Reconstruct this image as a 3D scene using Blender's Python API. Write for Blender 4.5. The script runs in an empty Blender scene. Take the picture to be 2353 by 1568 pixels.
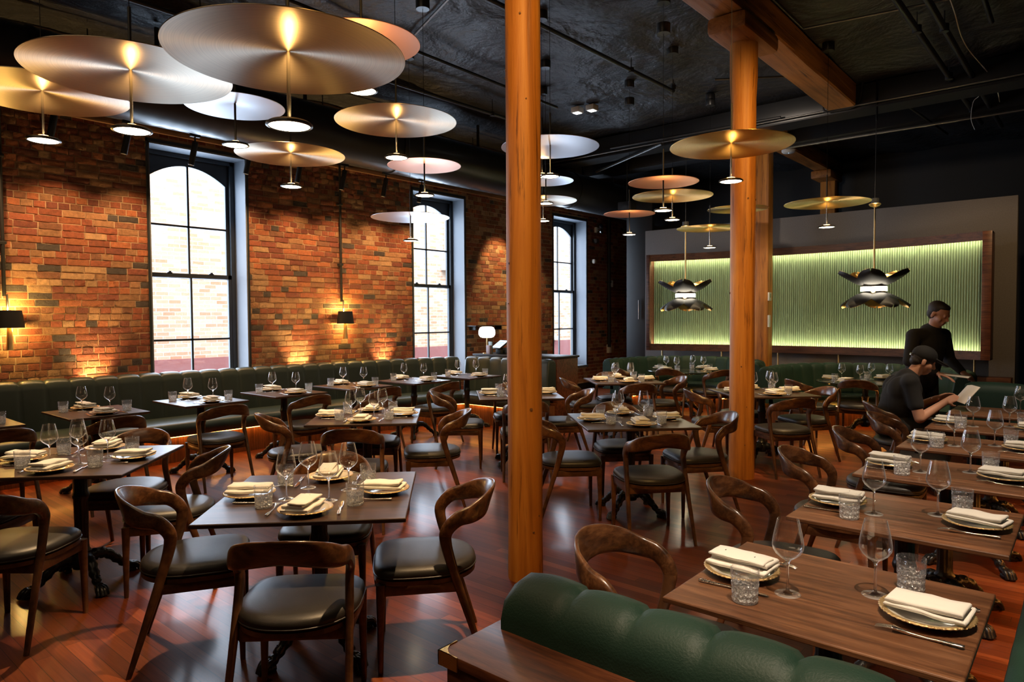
import bpy, bmesh, math, random
from math import sin, cos, pi, radians, sqrt
from mathutils import Vector, Matrix, noise
random.seed(7)
SC = bpy.context.scene
COL = SC.collection
V = Vector

# ------------------------------------------------------------------ mesh helper
class MB:
    def __init__(s):
        s.v = []; s.f = []; s.m = []
    def add(s, verts, faces, M=None, mi=0):
        b = len(s.v)
        if M is not None:
            verts = [M @ V(p) for p in verts]
        s.v.extend([tuple(p) for p in verts])
        s.f.extend([tuple(i + b for i in q) for q in faces])
        s.m.extend([mi] * len(faces))
        return s
    def box(s, x0, x1, y0, y1, z0, z1, bev=0.0, M=None, seg=2, mi=0):
        if bev <= 0:
            vs = [(x, y, z) for z in (z0, z1) for y in (y0, y1) for x in (x0, x1)]
            fs = [(0, 2, 3, 1), (4, 5, 7, 6), (0, 1, 5, 4), (2, 6, 7, 3), (0, 4, 6, 2), (1, 3, 7, 5)]
            return s.add(vs, fs, M, mi)
        bm = bmesh.new()
        bmesh.ops.create_cube(bm, size=1.0)
        for v in bm.verts:
            v.co = V(((x0 + x1) / 2 + v.co.x * (x1 - x0), (y0 + y1) / 2 + v.co.y * (y1 - y0), (z0 + z1) / 2 + v.co.z * (z1 - z0)))
        bmesh.ops.bevel(bm, geom=list(bm.edges), offset=bev, segments=seg, profile=0.5, affect='EDGES')
        bm.verts.index_update()
        s.add([v.co.copy() for v in bm.verts], [[v.index for v in f.verts] for f in bm.faces], M, mi)
        bm.free()
        return s
    def lathe(s, prof, seg=32, M=None, mi=0, fn=None, cap=False):
        vs = []; fs = []
        n = len(prof)
        for r, z in prof:
            for k in range(seg):
                a = 2 * pi * k / seg
                rr = r if fn is None else fn(r, z, a)
                vs.append((rr * cos(a), rr * sin(a), z))
        for i in range(n - 1):
            for k in range(seg):
                k2 = (k + 1) % seg
                fs.append((i * seg + k, i * seg + k2, (i + 1) * seg + k2, (i + 1) * seg + k))
        if cap:
            fs.append(tuple(reversed(range(seg))))
            fs.append(tuple((n - 1) * seg + k for k in range(seg)))
        return s.add(vs, fs, M, mi)
    def tube(s, pts, rad, seg=10, M=None, mi=0, cap=True):
        pts = [V(p) for p in pts]
        n = len(pts)
        if not isinstance(rad, (list, tuple)):
            rad = [rad] * n
        vs = []; fs = []
        up = None
        for i, p in enumerate(pts):
            t = (pts[min(i + 1, n - 1)] - pts[max(i - 1, 0)]).normalized()
            if up is None:
                up = V((0, 0, 1)) if abs(t.z) < .9 else V((1, 0, 0))
            a = (up - t * up.dot(t))
            a = a.normalized() if a.length > 1e-6 else t.orthogonal().normalized()
            up = a
            b = t.cross(a)
            for k in range(seg):
                g = 2 * pi * k / seg
                vs.append(p + (a * cos(g) + b * sin(g)) * rad[i])
        for i in range(n - 1):
            for k in range(seg):
                k2 = (k + 1) % seg
                fs.append((i * seg + k, i * seg + k2, (i + 1) * seg + k2, (i + 1) * seg + k))
        if cap:
            fs.append(tuple(reversed(range(seg))))
            fs.append(tuple((n - 1) * seg + k for k in range(seg)))
        return s.add(vs, fs, M, mi)
    def sweep(s, frames, seg=12, pw=2.6, M=None, mi=0):
        # frames: (centre, wide vector, thin vector), superellipse section
        vs = []; fs = []
        n = len(frames)
        for c, a, b in frames:
            for k in range(seg):
                g = 2 * pi * k / seg
                cx, sx = cos(g), sin(g)
                u = math.copysign(abs(cx) ** (2 / pw), cx); w = math.copysign(abs(sx) ** (2 / pw), sx)
                vs.append(c + a * u + b * w)
        for i in range(n - 1):
            for k in range(seg):
                k2 = (k + 1) % seg
                fs.append((i * seg + k, i * seg + k2, (i + 1) * seg + k2, (i + 1) * seg + k))
        fs.append(tuple(reversed(range(seg))))
        fs.append(tuple((n - 1) * seg + k for k in range(seg)))
        return s.add(vs, fs, M, mi)
    def stack(s, rings, M=None, mi=0, cap=True):
        # rings: lists of equally many points
        vs = []; fs = []
        m = len(rings[0])
        for r in rings:
            vs.extend(r)
        for i in range(len(rings) - 1):
            for k in range(m):
                k2 = (k + 1) % m
                fs.append((i * m + k, i * m + k2, (i + 1) * m + k2, (i + 1) * m + k))
        if cap:
            fs.append(tuple(reversed(range(m))))
            fs.append(tuple((len(rings) - 1) * m + k for k in range(m)))
        return s.add(vs, fs, M, mi)
    def grid(s, rows, M=None, mi=0):
        # rows: list of rows of points, open surface
        vs = []; fs = []
        m = len(rows[0])
        for r in rows:
            vs.extend(r)
        for i in range(len(rows) - 1):
            for k in range(m - 1):
                fs.append((i * m + k, i * m + k + 1, (i + 1) * m + k + 1, (i + 1) * m + k))
        return s.add(vs, fs, M, mi)
    def mesh(s, name, ang=38, recalc=True):
        me = bpy.data.meshes.new(name)
        me.from_pydata(s.v, [], s.f)
        me.update()
        if recalc:
            bm = bmesh.new(); bm.from_mesh(me)
            bmesh.ops.recalc_face_normals(bm, faces=list(bm.faces))
            bm.to_mesh(me); bm.free()
        if any(s.m):
            me.polygons.foreach_set('material_index', s.m)
        me.polygons.foreach_set('use_smooth', [True] * len(me.polygons))
        me.set_sharp_from_angle(angle=radians(ang))
        return me
    def build(s, name, mat, parent=None, loc=None, rz=0.0, ang=38, recalc=True):
        return link(name, s.mesh(name, ang, recalc), mat, parent, loc, rz)

def link(name, me, mat, parent=None, loc=None, rz=0.0):
    if not isinstance(mat, (list, tuple)):
        mat = [mat]
    if not me.materials:
        for m in mat:
            me.materials.append(m)
    o = bpy.data.objects.new(name, me)
    COL.objects.link(o)
    if loc is not None:
        o.location = loc
    o.rotation_euler = (0, 0, rz)
    if parent is not None:
        o.parent = parent
    return o

def tag(o, label, cat, group=None, kind=None):
    o['label'] = label
    if cat: o['category'] = cat
    if group: o['group'] = group
    if kind: o['kind'] = kind
    return o

def struct(o, label=None):
    o['kind'] = 'structure'
    if label: o['label'] = label
    return o

def empty(name, loc=(0, 0, 0), rz=0.0, parent=None):
    o = bpy.data.objects.new(name, None)
    o.empty_display_size = .1
    COL.objects.link(o)
    o.location = loc; o.rotation_euler = (0, 0, rz)
    if parent is not None: o.parent = parent
    return o

def copy_tree(o, parent=None):
    c = o.copy()
    COL.objects.link(c)
    if parent is not None: c.parent = parent
    for ch in list(o.children):
        copy_tree(ch, c)
    return c

_protos = {}
def instance(key, maker, loc, rz, label, cat, group):
    """First call uses the prototype itself, later calls copy it with its parts."""
    if key not in _protos:
        _protos[key] = maker(); o = _protos[key]
    else:
        o = copy_tree(_protos[key])
    o.location = loc; o.rotation_euler = (0, 0, rz)
    return tag(o, label, cat, group)

def T(x, y, z): return Matrix.Translation((x, y, z))
def RX(a): return Matrix.Rotation(a, 4, 'X')
def RY(a): return Matrix.Rotation(a, 4, 'Y')
def RZ(a): return Matrix.Rotation(a, 4, 'Z')

def catmull(pts, per=6):
    pts = [V(p) for p in pts]
    out = []
    n = len(pts)
    for i in range(n - 1):
        p0 = pts[max(i - 1, 0)]; p1 = pts[i]; p2 = pts[i + 1]; p3 = pts[min(i + 2, n - 1)]
        for k in range(per):
            t = k / per
            out.append(.5 * ((2 * p1) + (p2 - p0) * t + (2 * p0 - 5 * p1 + 4 * p2 - p3) * t * t + (3 * p1 - p0 - 3 * p2 + p3) * t ** 3))
    out.append(pts[-1])
    return out

# ------------------------------------------------------------------ materials
def newmat(name):
    m = bpy.data.materials.new(name); m.use_nodes = True
    nt = m.node_tree
    return m, nt, nt.nodes['Principled BSDF'], nt.nodes['Material Output']

def N(nt, t, **kw):
    n = nt.nodes.new(t)
    for k, v in kw.items():
        setattr(n, k, v)
    return n

def L(nt, a, b): nt.links.new(a, b)

def mth(nt, op, a, b=None, c=None):
    n = N(nt, 'ShaderNodeMath', operation=op)
    for i, x in enumerate((a, b, c)):
        if x is None: continue
        if isinstance(x, (int, float)): n.inputs[i].default_value = x
        else: L(nt, x, n.inputs[i])
    return n.outputs[0]

def ramp(nt, fac, stops, interp='LINEAR'):
    r = N(nt, 'ShaderNodeValToRGB')
    r.color_ramp.interpolation = interp
    e = r.color_ramp.elements
    while len(e) < len(stops): e.new(.5)
    for el, (p, c) in zip(e, stops):
        el.position = p; el.color = (*c, 1) if len(c) == 3 else c
    L(nt, fac, r.inputs[0])
    return r.outputs[0]

def obj_vec(nt, scale=(1, 1, 1), rnd=0.0):
    tc = N(nt, 'ShaderNodeTexCoord')
    src = tc.outputs['Object']
    if rnd:
        oi = N(nt, 'ShaderNodeObjectInfo')
        v = N(nt, 'ShaderNodeVectorMath', operation='ADD')
        k = mth(nt, 'MULTIPLY', oi.outputs['Random'], rnd)
        L(nt, src, v.inputs[0]); L(nt, k, v.inputs[1])
        src = v.outputs[0]
    mp = N(nt, 'ShaderNodeMapping')
    mp.inputs['Scale'].default_value = scale
    L(nt, src, mp.inputs['Vector'])
    return mp.outputs[0]

def noise_tex(nt, vec, scale, detail=4, rough=.55, dist=0.0):
    n = N(nt, 'ShaderNodeTexNoise')
    n.inputs['Scale'].default_value = scale; n.inputs['Detail'].default_value = detail
    n.inputs['Roughness'].default_value = rough; n.inputs['Distortion'].default_value = dist
    if vec is not None: L(nt, vec, n.inputs['Vector'])
    return n.outputs['Fac']

def bump(nt, b, h, strength=.2, dist=.01):
    n = N(nt, 'ShaderNodeBump')
    n.inputs['Strength'].default_value = strength; n.inputs['Distance'].default_value = dist
    L(nt, h, n.inputs['Height']); L(nt, n.outputs[0], b.inputs['Normal'])

def plain(name, c, rough=.5, metal=0.0, nz=0.0, nscale=20, bmp=0.0, bscale=80, coat=0.0, spec=None):
    m, nt, b, o = newmat(name)
    b.inputs['Roughness'].default_value = rough; b.inputs['Metallic'].default_value = metal
    b.inputs['Base Color'].default_value = (*c, 1)
    if coat: b.inputs['Coat Weight'].default_value = coat; b.inputs['Coat Roughness'].default_value = .1
    if spec is not None: b.inputs['Specular IOR Level'].default_value = spec
    if nz or bmp:
        v = obj_vec(nt)
    if nz:
        f = noise_tex(nt, v, nscale)
        L(nt, ramp(nt, f, [(.25, [x * (1 - nz) for x in c]), (.75, [min(1, x * (1 + nz)) for x in c])]), b.inputs['Base Color'])
    if bmp:
        bump(nt, b, noise_tex(nt, v, bscale, 3), bmp, .004)
    return m

def wood(name, dark, mid, lite, stretch=(1, 1, 1), scale=9, rough=.38, coat=0.0, bmp=.06, rnd=7.0):
    m, nt, b, o = newmat(name)
    v = obj_vec(nt, stretch, rnd)
    f1 = noise_tex(nt, v, scale, 5, .6, .6)
    f2 = noise_tex(nt, v, scale * 6, 3, .6, .2)
    f = mth(nt, 'ADD', mth(nt, 'MULTIPLY', f1, .7), mth(nt, 'MULTIPLY', f2, .3))
    L(nt, ramp(nt, f, [(.37, dark), (.5, mid), (.64, lite)]), b.inputs['Base Color'])
    b.inputs['Roughness'].default_value = rough
    if coat: b.inputs['Coat Weight'].default_value = coat; b.inputs['Coat Roughness'].default_value = .15
    if bmp: bump(nt, b, f2, bmp, .004)
    return m

def emit(name, c, s):
    m, nt, b, o = newmat(name)
    b.inputs['Base Color'].default_value = (0, 0, 0, 1)
    b.inputs['Emission Color'].default_value = (*c, 1); b.inputs['Emission Strength'].default_value = s
    b.inputs['Roughness'].default_value = .6
    return m

def glassmat(name, rough=0.0, ior=1.5, c=(1, 1, 1)):
    m, nt, b, o = newmat(name)
    nt.nodes.remove(b)
    g = N(nt, 'ShaderNodeBsdfGlass')
    g.inputs['Color'].default_value = (*c, 1); g.inputs['Roughness'].default_value = rough; g.inputs['IOR'].default_value = ior
    L(nt, g.outputs[0], o.inputs['Surface'])
    return m

def panemat(name, f=.08, c=(1, 1, 1)):
    m, nt, b, o = newmat(name)
    nt.nodes.remove(b)
    t = N(nt, 'ShaderNodeBsdfTransparent'); t.inputs[0].default_value = (*c, 1)
    g = N(nt, 'ShaderNodeBsdfGlossy'); g.inputs['Roughness'].default_value = .02
    mx = N(nt, 'ShaderNodeMixShader'); mx.inputs[0].default_value = f
    L(nt, t.outputs[0], mx.inputs[1]); L(nt, g.outputs[0], mx.inputs[2]); L(nt, mx.outputs[0], o.inputs['Surface'])
    return m

WARM = (1.0, .62, .28); WARM2 = (1.0, .75, .48); COOL = (.72, .86, 1.0)
M = {}
M['chair'] = wood('chair_walnut', (.026, .010, .004), (.068, .026, .010), (.13, .054, .021), (1, 1, 1), 5, .34, .2)
M['crest'] = wood('crest_walnut', (.026, .010, .004), (.072, .027, .010), (.145, .060, .023), (.7, 3, 3), 6, .3, .3)
M['table'] = wood('table_top_wood', (.048, .018, .007), (.108, .042, .017), (.190, .084, .038), (.45, 6, 6), 5, .42)
M['table_dim'] = wood('dim_lit_table_top', (.018, .009, .006), (.042, .020, .012), (.080, .040, .024), (.45, 6, 6), 5, .40)  # same table wood, darkened to stand for the weaker light on these tables
M['tedge'] = wood('table_edge_wood', (.03, .015, .009), (.06, .03, .018), (.10, .055, .03), (2, 2, 2), 9, .4)
M['seat'] = plain('seat_leather', (.019, .016, .014), .44, bmp=.12, bscale=260, nz=.15)
M['slatel'] = plain('slate_green_leather', (.020, .033, .029), .40, bmp=.15, bscale=170, nz=.12, nscale=6)
M['greenl'] = plain('banquette_leather', (.010, .030, .020), .55, bmp=.3, bscale=170, nz=.12, nscale=6, spec=.28)
M['iron'] = plain('cast_iron', (.012, .012, .013), .32, metal=.2, bmp=.5, bscale=60)
M['black'] = plain('black_paint', (.012, .012, .013), .45)
M['duct'] = plain('duct_black', (.016, .017, .019), .36, bmp=.05, bscale=8)
M['matte'] = plain('matte_black', (.010, .010, .011), .6)
M['steel'] = plain('brushed_steel', (.55, .54, .52), .25, metal=1)
M['silver'] = plain('silverware', (.78, .74, .68), .14, metal=1, bmp=.3, bscale=140)
M['conduit'] = plain('conduit_metal', (.16, .16, .155), .38, metal=.8)
M['brass'] = plain('brass', (.72, .50, .20), .28, metal=1)
M['brassm'] = plain('satin_brass', (.75, .55, .26), .4, metal=1)
M['china'] = plain('porcelain', (.62, .58, .50), .15, coat=.5)
M['rimgold'] = plain('gold_bead_rim', (.75, .52, .24), .28, metal=.75, bmp=.9, bscale=220)
M['napkin'] = plain('napkin_cloth', (.80, .76, .70), .85, bmp=.12, bscale=300)
def thinglass(name, cut=False, edge=.5):
    m, nt, b, o = newmat(name); nt.nodes.remove(b)
    def blend(a, c, f):
        x = N(nt, 'ShaderNodeMixShader'); L(nt, a, x.inputs[1]); L(nt, c, x.inputs[2])
        if isinstance(f, float): x.inputs[0].default_value = f
        else: L(nt, f, x.inputs[0])
        return x.outputs[0]
    t = N(nt, 'ShaderNodeBsdfTransparent').outputs[0]
    gl = N(nt, 'ShaderNodeBsdfGlossy'); gl.inputs['Roughness'].default_value = 0.0
    lw = N(nt, 'ShaderNodeLayerWeight')
    fc = mth(nt, 'MINIMUM', mth(nt, 'ADD', mth(nt, 'MULTIPLY', mth(nt, 'POWER', lw.outputs['Facing'], 3.5), .7), .07), 1.0)
    out = blend(t, gl.outputs[0], fc)
    d = N(nt, 'ShaderNodeBsdfTranslucent'); d.inputs[0].default_value = (.95, .95, .95, 1)
    d2 = N(nt, 'ShaderNodeBsdfDiffuse'); d2.inputs[0].default_value = (.95, .95, .95, 1)
    g2 = N(nt, 'ShaderNodeBsdfGlossy'); g2.inputs['Roughness'].default_value = .12
    wh = blend(d2.outputs[0], d.outputs[0], .5)
    ef = mth(nt, 'MULTIPLY', mth(nt, 'POWER', lw.outputs['Facing'], 5.0), edge)  # white mixed in at grazing angles stands for bright refracted edges
    if cut:
        tc = N(nt, 'ShaderNodeTexCoord'); sp = N(nt, 'ShaderNodeSeparateXYZ'); L(nt, tc.outputs['Object'], sp.inputs[0])
        vo = N(nt, 'ShaderNodeTexVoronoi'); vo.inputs['Scale'].default_value = 105; L(nt, tc.outputs['Object'], vo.inputs['Vector'])
        bp = N(nt, 'ShaderNodeBump'); bp.inputs['Strength'].default_value = 1; bp.inputs['Distance'].default_value = .012
        L(nt, vo.outputs['Distance'], bp.inputs['Height'])
        for s in (d, d2, g2, gl): L(nt, bp.outputs[0], s.inputs['Normal'])
        lo = mth(nt, 'MINIMUM', mth(nt, 'MAXIMUM', mth(nt, 'MULTIPLY', mth(nt, 'SUBTRACT', .064, sp.outputs[2]), 70.0), .06), 1.0)
        base = mth(nt, 'MULTIPLY', mth(nt, 'LESS_THAN', sp.outputs[2], .018), .35)
        k = mth(nt, 'MINIMUM', mth(nt, 'ADD', mth(nt, 'MULTIPLY', lo, mth(nt, 'ADD', mth(nt, 'MULTIPLY', vo.outputs['Distance'], .8), .06)), mth(nt, 'ADD', base, ef)), .85)
        out = blend(out, blend(wh, g2.outputs[0], .35), k)  # white in the cut zone and base stands for light sparkling inside
    else:
        out = blend(out, wh, ef)
        tc = N(nt, 'ShaderNodeTexCoord'); sp = N(nt, 'ShaderNodeSeparateXYZ'); L(nt, tc.outputs['Object'], sp.inputs[0])
        g = N(nt, 'ShaderNodeBsdfGlass'); g.inputs['IOR'].default_value = 1.5; g.inputs['Roughness'].default_value = .02
        st = mth(nt, 'MULTIPLY', mth(nt, 'MULTIPLY', mth(nt, 'LESS_THAN', sp.outputs[2], .110), mth(nt, 'GREATER_THAN', sp.outputs[2], .006)), .75)
        out = blend(out, g.outputs[0], st)
    L(nt, out, o.inputs['Surface'])
    return m
M['glass'] = thinglass('clear_glass', False, .75)
M['crystal'] = thinglass('cut_crystal', True, .5)
M['pane'] = panemat('window_glass')
M['winframe'] = plain('window_frame_paint', (.020, .025, .030), .4)
M['reveal'] = plain('reveal_paint', (.15, .165, .19), .55, bmp=.1, bscale=9)
def postmat(name, dark, mid, lite, ax):
    m, nt, b, o = newmat(name)
    st = (9, 9, .5) if ax == 'z' else (9, .5, 9)
    v1 = obj_vec(nt, tuple(x * .35 for x in st), 3.0); v2 = obj_vec(nt, st, 3.0)
    f1 = noise_tex(nt, v1, 3, 5, .6, .8); f2 = noise_tex(nt, v2, 3, 6, .65, .3)
    c1 = ramp(nt, f1, [(.30, dark), (.5, mid), (.72, lite)])
    ck = ramp(nt, f2, [(.32, (.22, .16, .12)), (.42, (1, 1, 1))])
    mx = N(nt, 'ShaderNodeMix', data_type='RGBA', blend_type='MULTIPLY'); mx.inputs[0].default_value = .85
    L(nt, c1, mx.inputs[6]); L(nt, ck, mx.inputs[7]); L(nt, mx.outputs[2], b.inputs['Base Color'])
    b.inputs['Roughness'].default_value = .55
    bump(nt, b, mth(nt, 'ADD', f1, mth(nt, 'MULTIPLY', f2, .8)), .5, .012)
    return m
M['post'] = postmat('timber_post', (.26, .085, .010), (.48, .175, .022), (.62, .27, .05), 'z')
M['post_old'] = wood('timber_post', (.24, .075, .010), (.50, .175, .022), (.62, .26, .045), (3.5, 3.5, .35), 4, .55, 0, .5, 3.0)
M['beam'] = postmat('timber_beam', (.20, .07, .012), (.38, .14, .024), (.50, .21, .05), 'y')
M['beam_old'] = wood('timber_beam', (.17, .06, .012), (.33, .125, .026), (.48, .21, .055), (4, .35, 4), 4, .6, 0, .4, 3.0)
M['lintel'] = wood('old_timber', (.07, .03, .012), (.14, .06, .022), (.22, .10, .04), (4, .4, 4), 4, .65, 0, .3)
M['frame'] = wood('panel_frame_wood', (.035, .014, .009), (.085, .032, .018), (.13, .052, .028), (.4, 6, 6), 6, .4, .1)
M['cab'] = wood('cabinet_mahogany', (.05, .014, .006), (.115, .033, .012), (.185, .06, .022), (.5, 5, 5), 6, .45, .05)
M['plinth'] = wood('plinth_wood', (.06, .022, .009), (.14, .05, .018), (.22, .09, .033), (6, 6, .4), 7, .4)
M['grey'] = plain('grey_wallcovering', (.19, .178, .172), .8, nz=.12, nscale=60, bmp=.2, bscale=90)
M['flute'] = plain('fluted_green_panel', (.20, .285, .18), .55)
M['marble'] = plain('dark_green_marble', (.018, .026, .020), .12, nz=.5, nscale=5)
M['white'] = plain('white_plastic', (.75, .74, .70), .4)
M['globe'] = emit('lamp_globe', (1.0, .96, .88), 3.5)
M['puck'] = emit('pendant_led', (1.0, .78, .50), 26)
M['lens'] = emit('spot_lens', (1.0, .55, .20), 14)
M['led'] = emit('led_strip_amber', (1.0, .36, .06), 24)
M['ledg'] = emit('led_strip_white', (1.0, .87, .50), 60)
M['drum'] = emit('drum_diffuser', (1.0, .88, .68), 22)
M['screen'] = emit('till_screen', (.55, .80, 1.0), 1.1)
for k in ('globe', 'lens', 'screen'): M[k].cycles.emission_sampling = 'NONE'
M['paper'] = plain('menu_paper', (.78, .70, .60), .8)
M['skin'] = plain('skin', (.50, .25, .16), .5, nz=.08, nscale=8)
M['hair'] = plain('dark_hair', (.02, .013, .01), .6, bmp=.6, bscale=90)
M['cloth'] = plain('black_cotton', (.010, .010, .011), .85, bmp=.2, bscale=120)
M['leather_shoe'] = plain('shoe_leather', (.015, .012, .01), .35)
M['wine'] = glassmat('pale_drink', 0, 1.33, (1, .9, .6))

def discmat(name, c, rough=.40):
    m, nt, b, o = newmat(name)
    b.inputs['Base Color'].default_value = (*c, 1); b.inputs['Metallic'].default_value = 1.0
    b.inputs['Roughness'].default_value = rough; b.inputs['Anisotropic'].default_value = .9; b.inputs['Anisotropic Rotation'].default_value = .25
    tg = N(nt, 'ShaderNodeTangent', direction_type='RADIAL', axis='Z')
    L(nt, tg.outputs[0], b.inputs['Tangent'])
    # spun grooves
    tc = N(nt, 'ShaderNodeTexCoord'); sp = N(nt, 'ShaderNodeSeparateXYZ'); L(nt, tc.outputs['Object'], sp.inputs[0])
    r = mth(nt, 'SQRT', mth(nt, 'ADD', mth(nt, 'MULTIPLY', sp.outputs[0], sp.outputs[0]), mth(nt, 'MULTIPLY', sp.outputs[1], sp.outputs[1])))
    wn = N(nt, 'ShaderNodeTexNoise', noise_dimensions='1D'); wn.inputs['Scale'].default_value = 160; L(nt, r, wn.inputs['W'])
    L(nt, ramp(nt, wn.outputs['Fac'], [(.3, [x * .86 for x in c]), (.7, c)]), b.inputs['Base Color'])
    bump(nt, b, wn.outputs['Fac'], .02, .001)
    return m
M['d_champ'] = discmat('disc_champagne', (.66, .55, .40))
M['d_gold'] = discmat('disc_gold', (.70, .48, .17))
M['d_copper'] = plain('disc_copper', (.80, .40, .25), .42, metal=1)
M['d_silver'] = plain('disc_pewter', (.62, .63, .66), .38, metal=1)

def brickmat():
    m, nt, b, o = newmat('old_red_brick')
    at = N(nt, 'ShaderNodeAttribute', attribute_name='brick'); 
    v = obj_vec(nt)
    n1 = noise_tex(nt, v, 26, 5, .7); n2 = noise_tex(nt, v, 90, 3)
    mx = N(nt, 'ShaderNodeMix', data_type='RGBA', blend_type='MULTIPLY'); mx.inputs[0].default_value = 1
    L(nt, at.outputs['Color'], mx.inputs[6])
    L(nt, ramp(nt, n1, [(.3, (.62, .60, .58)), (.62, (1.15, 1.1, 1.05))]), mx.inputs[7])
    L(nt, mx.outputs[2], b.inputs['Base Color'])
    b.inputs['Roughness'].default_value = .82
    bump(nt, b, mth(nt, 'ADD', n1, mth(nt, 'MULTIPLY', n2, .4)), .7, .012)
    return m
M['brick'] = brickmat()
M['mortar'] = plain('mortar', (.44, .30, .18), .9, nz=.25, nscale=8, bmp=.6, bscale=60)

def floormat():
    m, nt, b, o = newmat('jarrah_floorboards')
    g = N(nt, 'ShaderNodeNewGeometry'); sp = N(nt, 'ShaderNodeSeparateXYZ'); L(nt, g.outputs['Position'], sp.inputs[0])
    W = .070; LN = 1.6
    yv = mth(nt, 'DIVIDE', sp.outputs[1], W); row = mth(nt, 'FLOOR', yv)
    w1 = N(nt, 'ShaderNodeTexWhiteNoise', noise_dimensions='1D'); L(nt, row, w1.inputs['W'])
    xv = mth(nt, 'ADD', mth(nt, 'DIVIDE', sp.outputs[0], LN), mth(nt, 'MULTIPLY', w1.outputs['Value'], 7.3)); cx = mth(nt, 'FLOOR', xv)
    cb = N(nt, 'ShaderNodeCombineXYZ'); L(nt, row, cb.inputs[0]); L(nt, cx, cb.inputs[1])
    w2 = N(nt, 'ShaderNodeTexWhiteNoise', noise_dimensions='2D'); L(nt, cb.outputs[0], w2.inputs['Vector'])
    mp = N(nt, 'ShaderNodeMapping'); mp.inputs['Scale'].default_value = (.9, 26, 1)
    va = N(nt, 'ShaderNodeVectorMath', operation='ADD'); L(nt, g.outputs['Position'], va.inputs[0]); L(nt, w2.outputs['Color'], va.inputs[1]); L(nt, va.outputs[0], mp.inputs[0])
    gr = noise_tex(nt, mp.outputs[0], 3.0, 5, .6)
    f = mth(nt, 'ADD', mth(nt, 'MULTIPLY', w2.outputs['Value'], .42), mth(nt, 'MULTIPLY', gr, .62))
    colr = ramp(nt, f, [(.10, (.055, .011, .004)), (.40, (.115, .024, .007)), (.65, (.175, .040, .011)), (.95, (.28, .085, .024))])
    fy = mth(nt, 'FRACT', yv); gap = mth(nt, 'MINIMUM', fy, mth(nt, 'SUBTRACT', 1.0, fy))
    fx = mth(nt, 'FRACT', xv); gapx = mth(nt, 'MULTIPLY', mth(nt, 'MINIMUM', fx, mth(nt, 'SUBTRACT', 1.0, fx)), LN / W)
    gm = mth(nt, 'MINIMUM', gap, gapx)
    gf = mth(nt, 'SMOOTH_MIN', mth(nt, 'MULTIPLY', gm, 28.0), 1.0, .2)
    mx = N(nt, 'ShaderNodeMix', data_type='RGBA', blend_type='MIX'); L(nt, gf, mx.inputs[0]); mx.inputs[6].default_value = (.02, .006, .003, 1); L(nt, colr, mx.inputs[7])
    L(nt, mx.outputs[2], b.inputs['Base Color'])
    b.inputs['Roughness'].default_value = .42; b.inputs['Specular IOR Level'].default_value = .2
    b.inputs['Coat Weight'].default_value = .3; b.inputs['Coat Roughness'].default_value = .15
    bump(nt, b, gf, .08, .002)
    return m
M['floor'] = floormat()

def ceilmat():
    m, nt, b, o = newmat('black_ceiling_fabric')
    v = obj_vec(nt)
    n1 = noise_tex(nt, v, .9, 5, .55, .35); n2 = noise_tex(nt, v, 45, 4)
    L(nt, ramp(nt, n2, [(.3, (.011, .011, .012)), (.75, (.040, .040, .043))]), b.inputs['Base Color'])
    b.inputs['Roughness'].default_value = .45
    bump(nt, b, mth(nt, 'ADD', n1, mth(nt, 'MULTIPLY', n2, .03)), .8, .25)
    return m
M['ceil'] = ceilmat()

def facademat():
    m, nt, b, o = newmat('pale_brick_facade')
    tc = N(nt, 'ShaderNodeTexCoord'); sp = N(nt, 'ShaderNodeSeparateXYZ'); L(nt, tc.outputs['Object'], sp.inputs[0])
    cb = N(nt, 'ShaderNodeCombineXYZ'); L(nt, sp.outputs[1], cb.inputs[0]); L(nt, sp.outputs[2], cb.inputs[1])
    br = N(nt, 'ShaderNodeTexBrick'); L(nt, cb.outputs[0], br.inputs['Vector'])
    br.inputs['Scale'].default_value = 1; br.inputs['Brick Width'].default_value = .23; br.inputs['Row Height'].default_value = .076
    br.inputs['Mortar Size'].default_value = .007; br.inputs['Color1'].default_value = (.50, .30, .20, 1); br.inputs['Color2'].default_value = (.66, .56, .46, 1)
    br.inputs['Mortar'].default_value = (.68, .66, .62, 1)
    L(nt, br.outputs['Color'], b.inputs['Base Color']); b.inputs['Roughness'].default_value = .9
    return m
M['facade'] = facademat()
M['fbase'] = plain('facade_base_paint', (.30, .12, .13), .8)
M['fblock'] = plain('glass_block', (.42, .50, .52), .35, nz=.4, nscale=9)
M['fstone'] = plain('stone_sill', (.62, .60, .56), .8)
# ------------------------------------------------------------------ camera
H_T = .76
cam = bpy.data.cameras.new('camera'); cam.sensor_width = 36; cam.lens = 1569 / 2353 * 36; cam.clip_start = .05; cam.clip_end = 200
co = bpy.data.objects.new('camera', cam); COL.objects.link(co)
co.matrix_world = T(8.69, -11.581, 1.611) @ RZ(radians(40.5)) @ RX(pi / 2 - .03495) @ RZ(-.00597)
SC.camera = co

X1, Y0, Y1, ZC = 9.8, -13.2, 3.6, 4.75

# ------------------------------------------------------------------ room shell
mb = MB(); mb.box(-.45, X1 + .2, Y0 - .2, Y1 + .2, -.2, 0); struct(mb.build('floor', M['floor']), 'reddish varnished hardwood floor laid in narrow boards')
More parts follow.
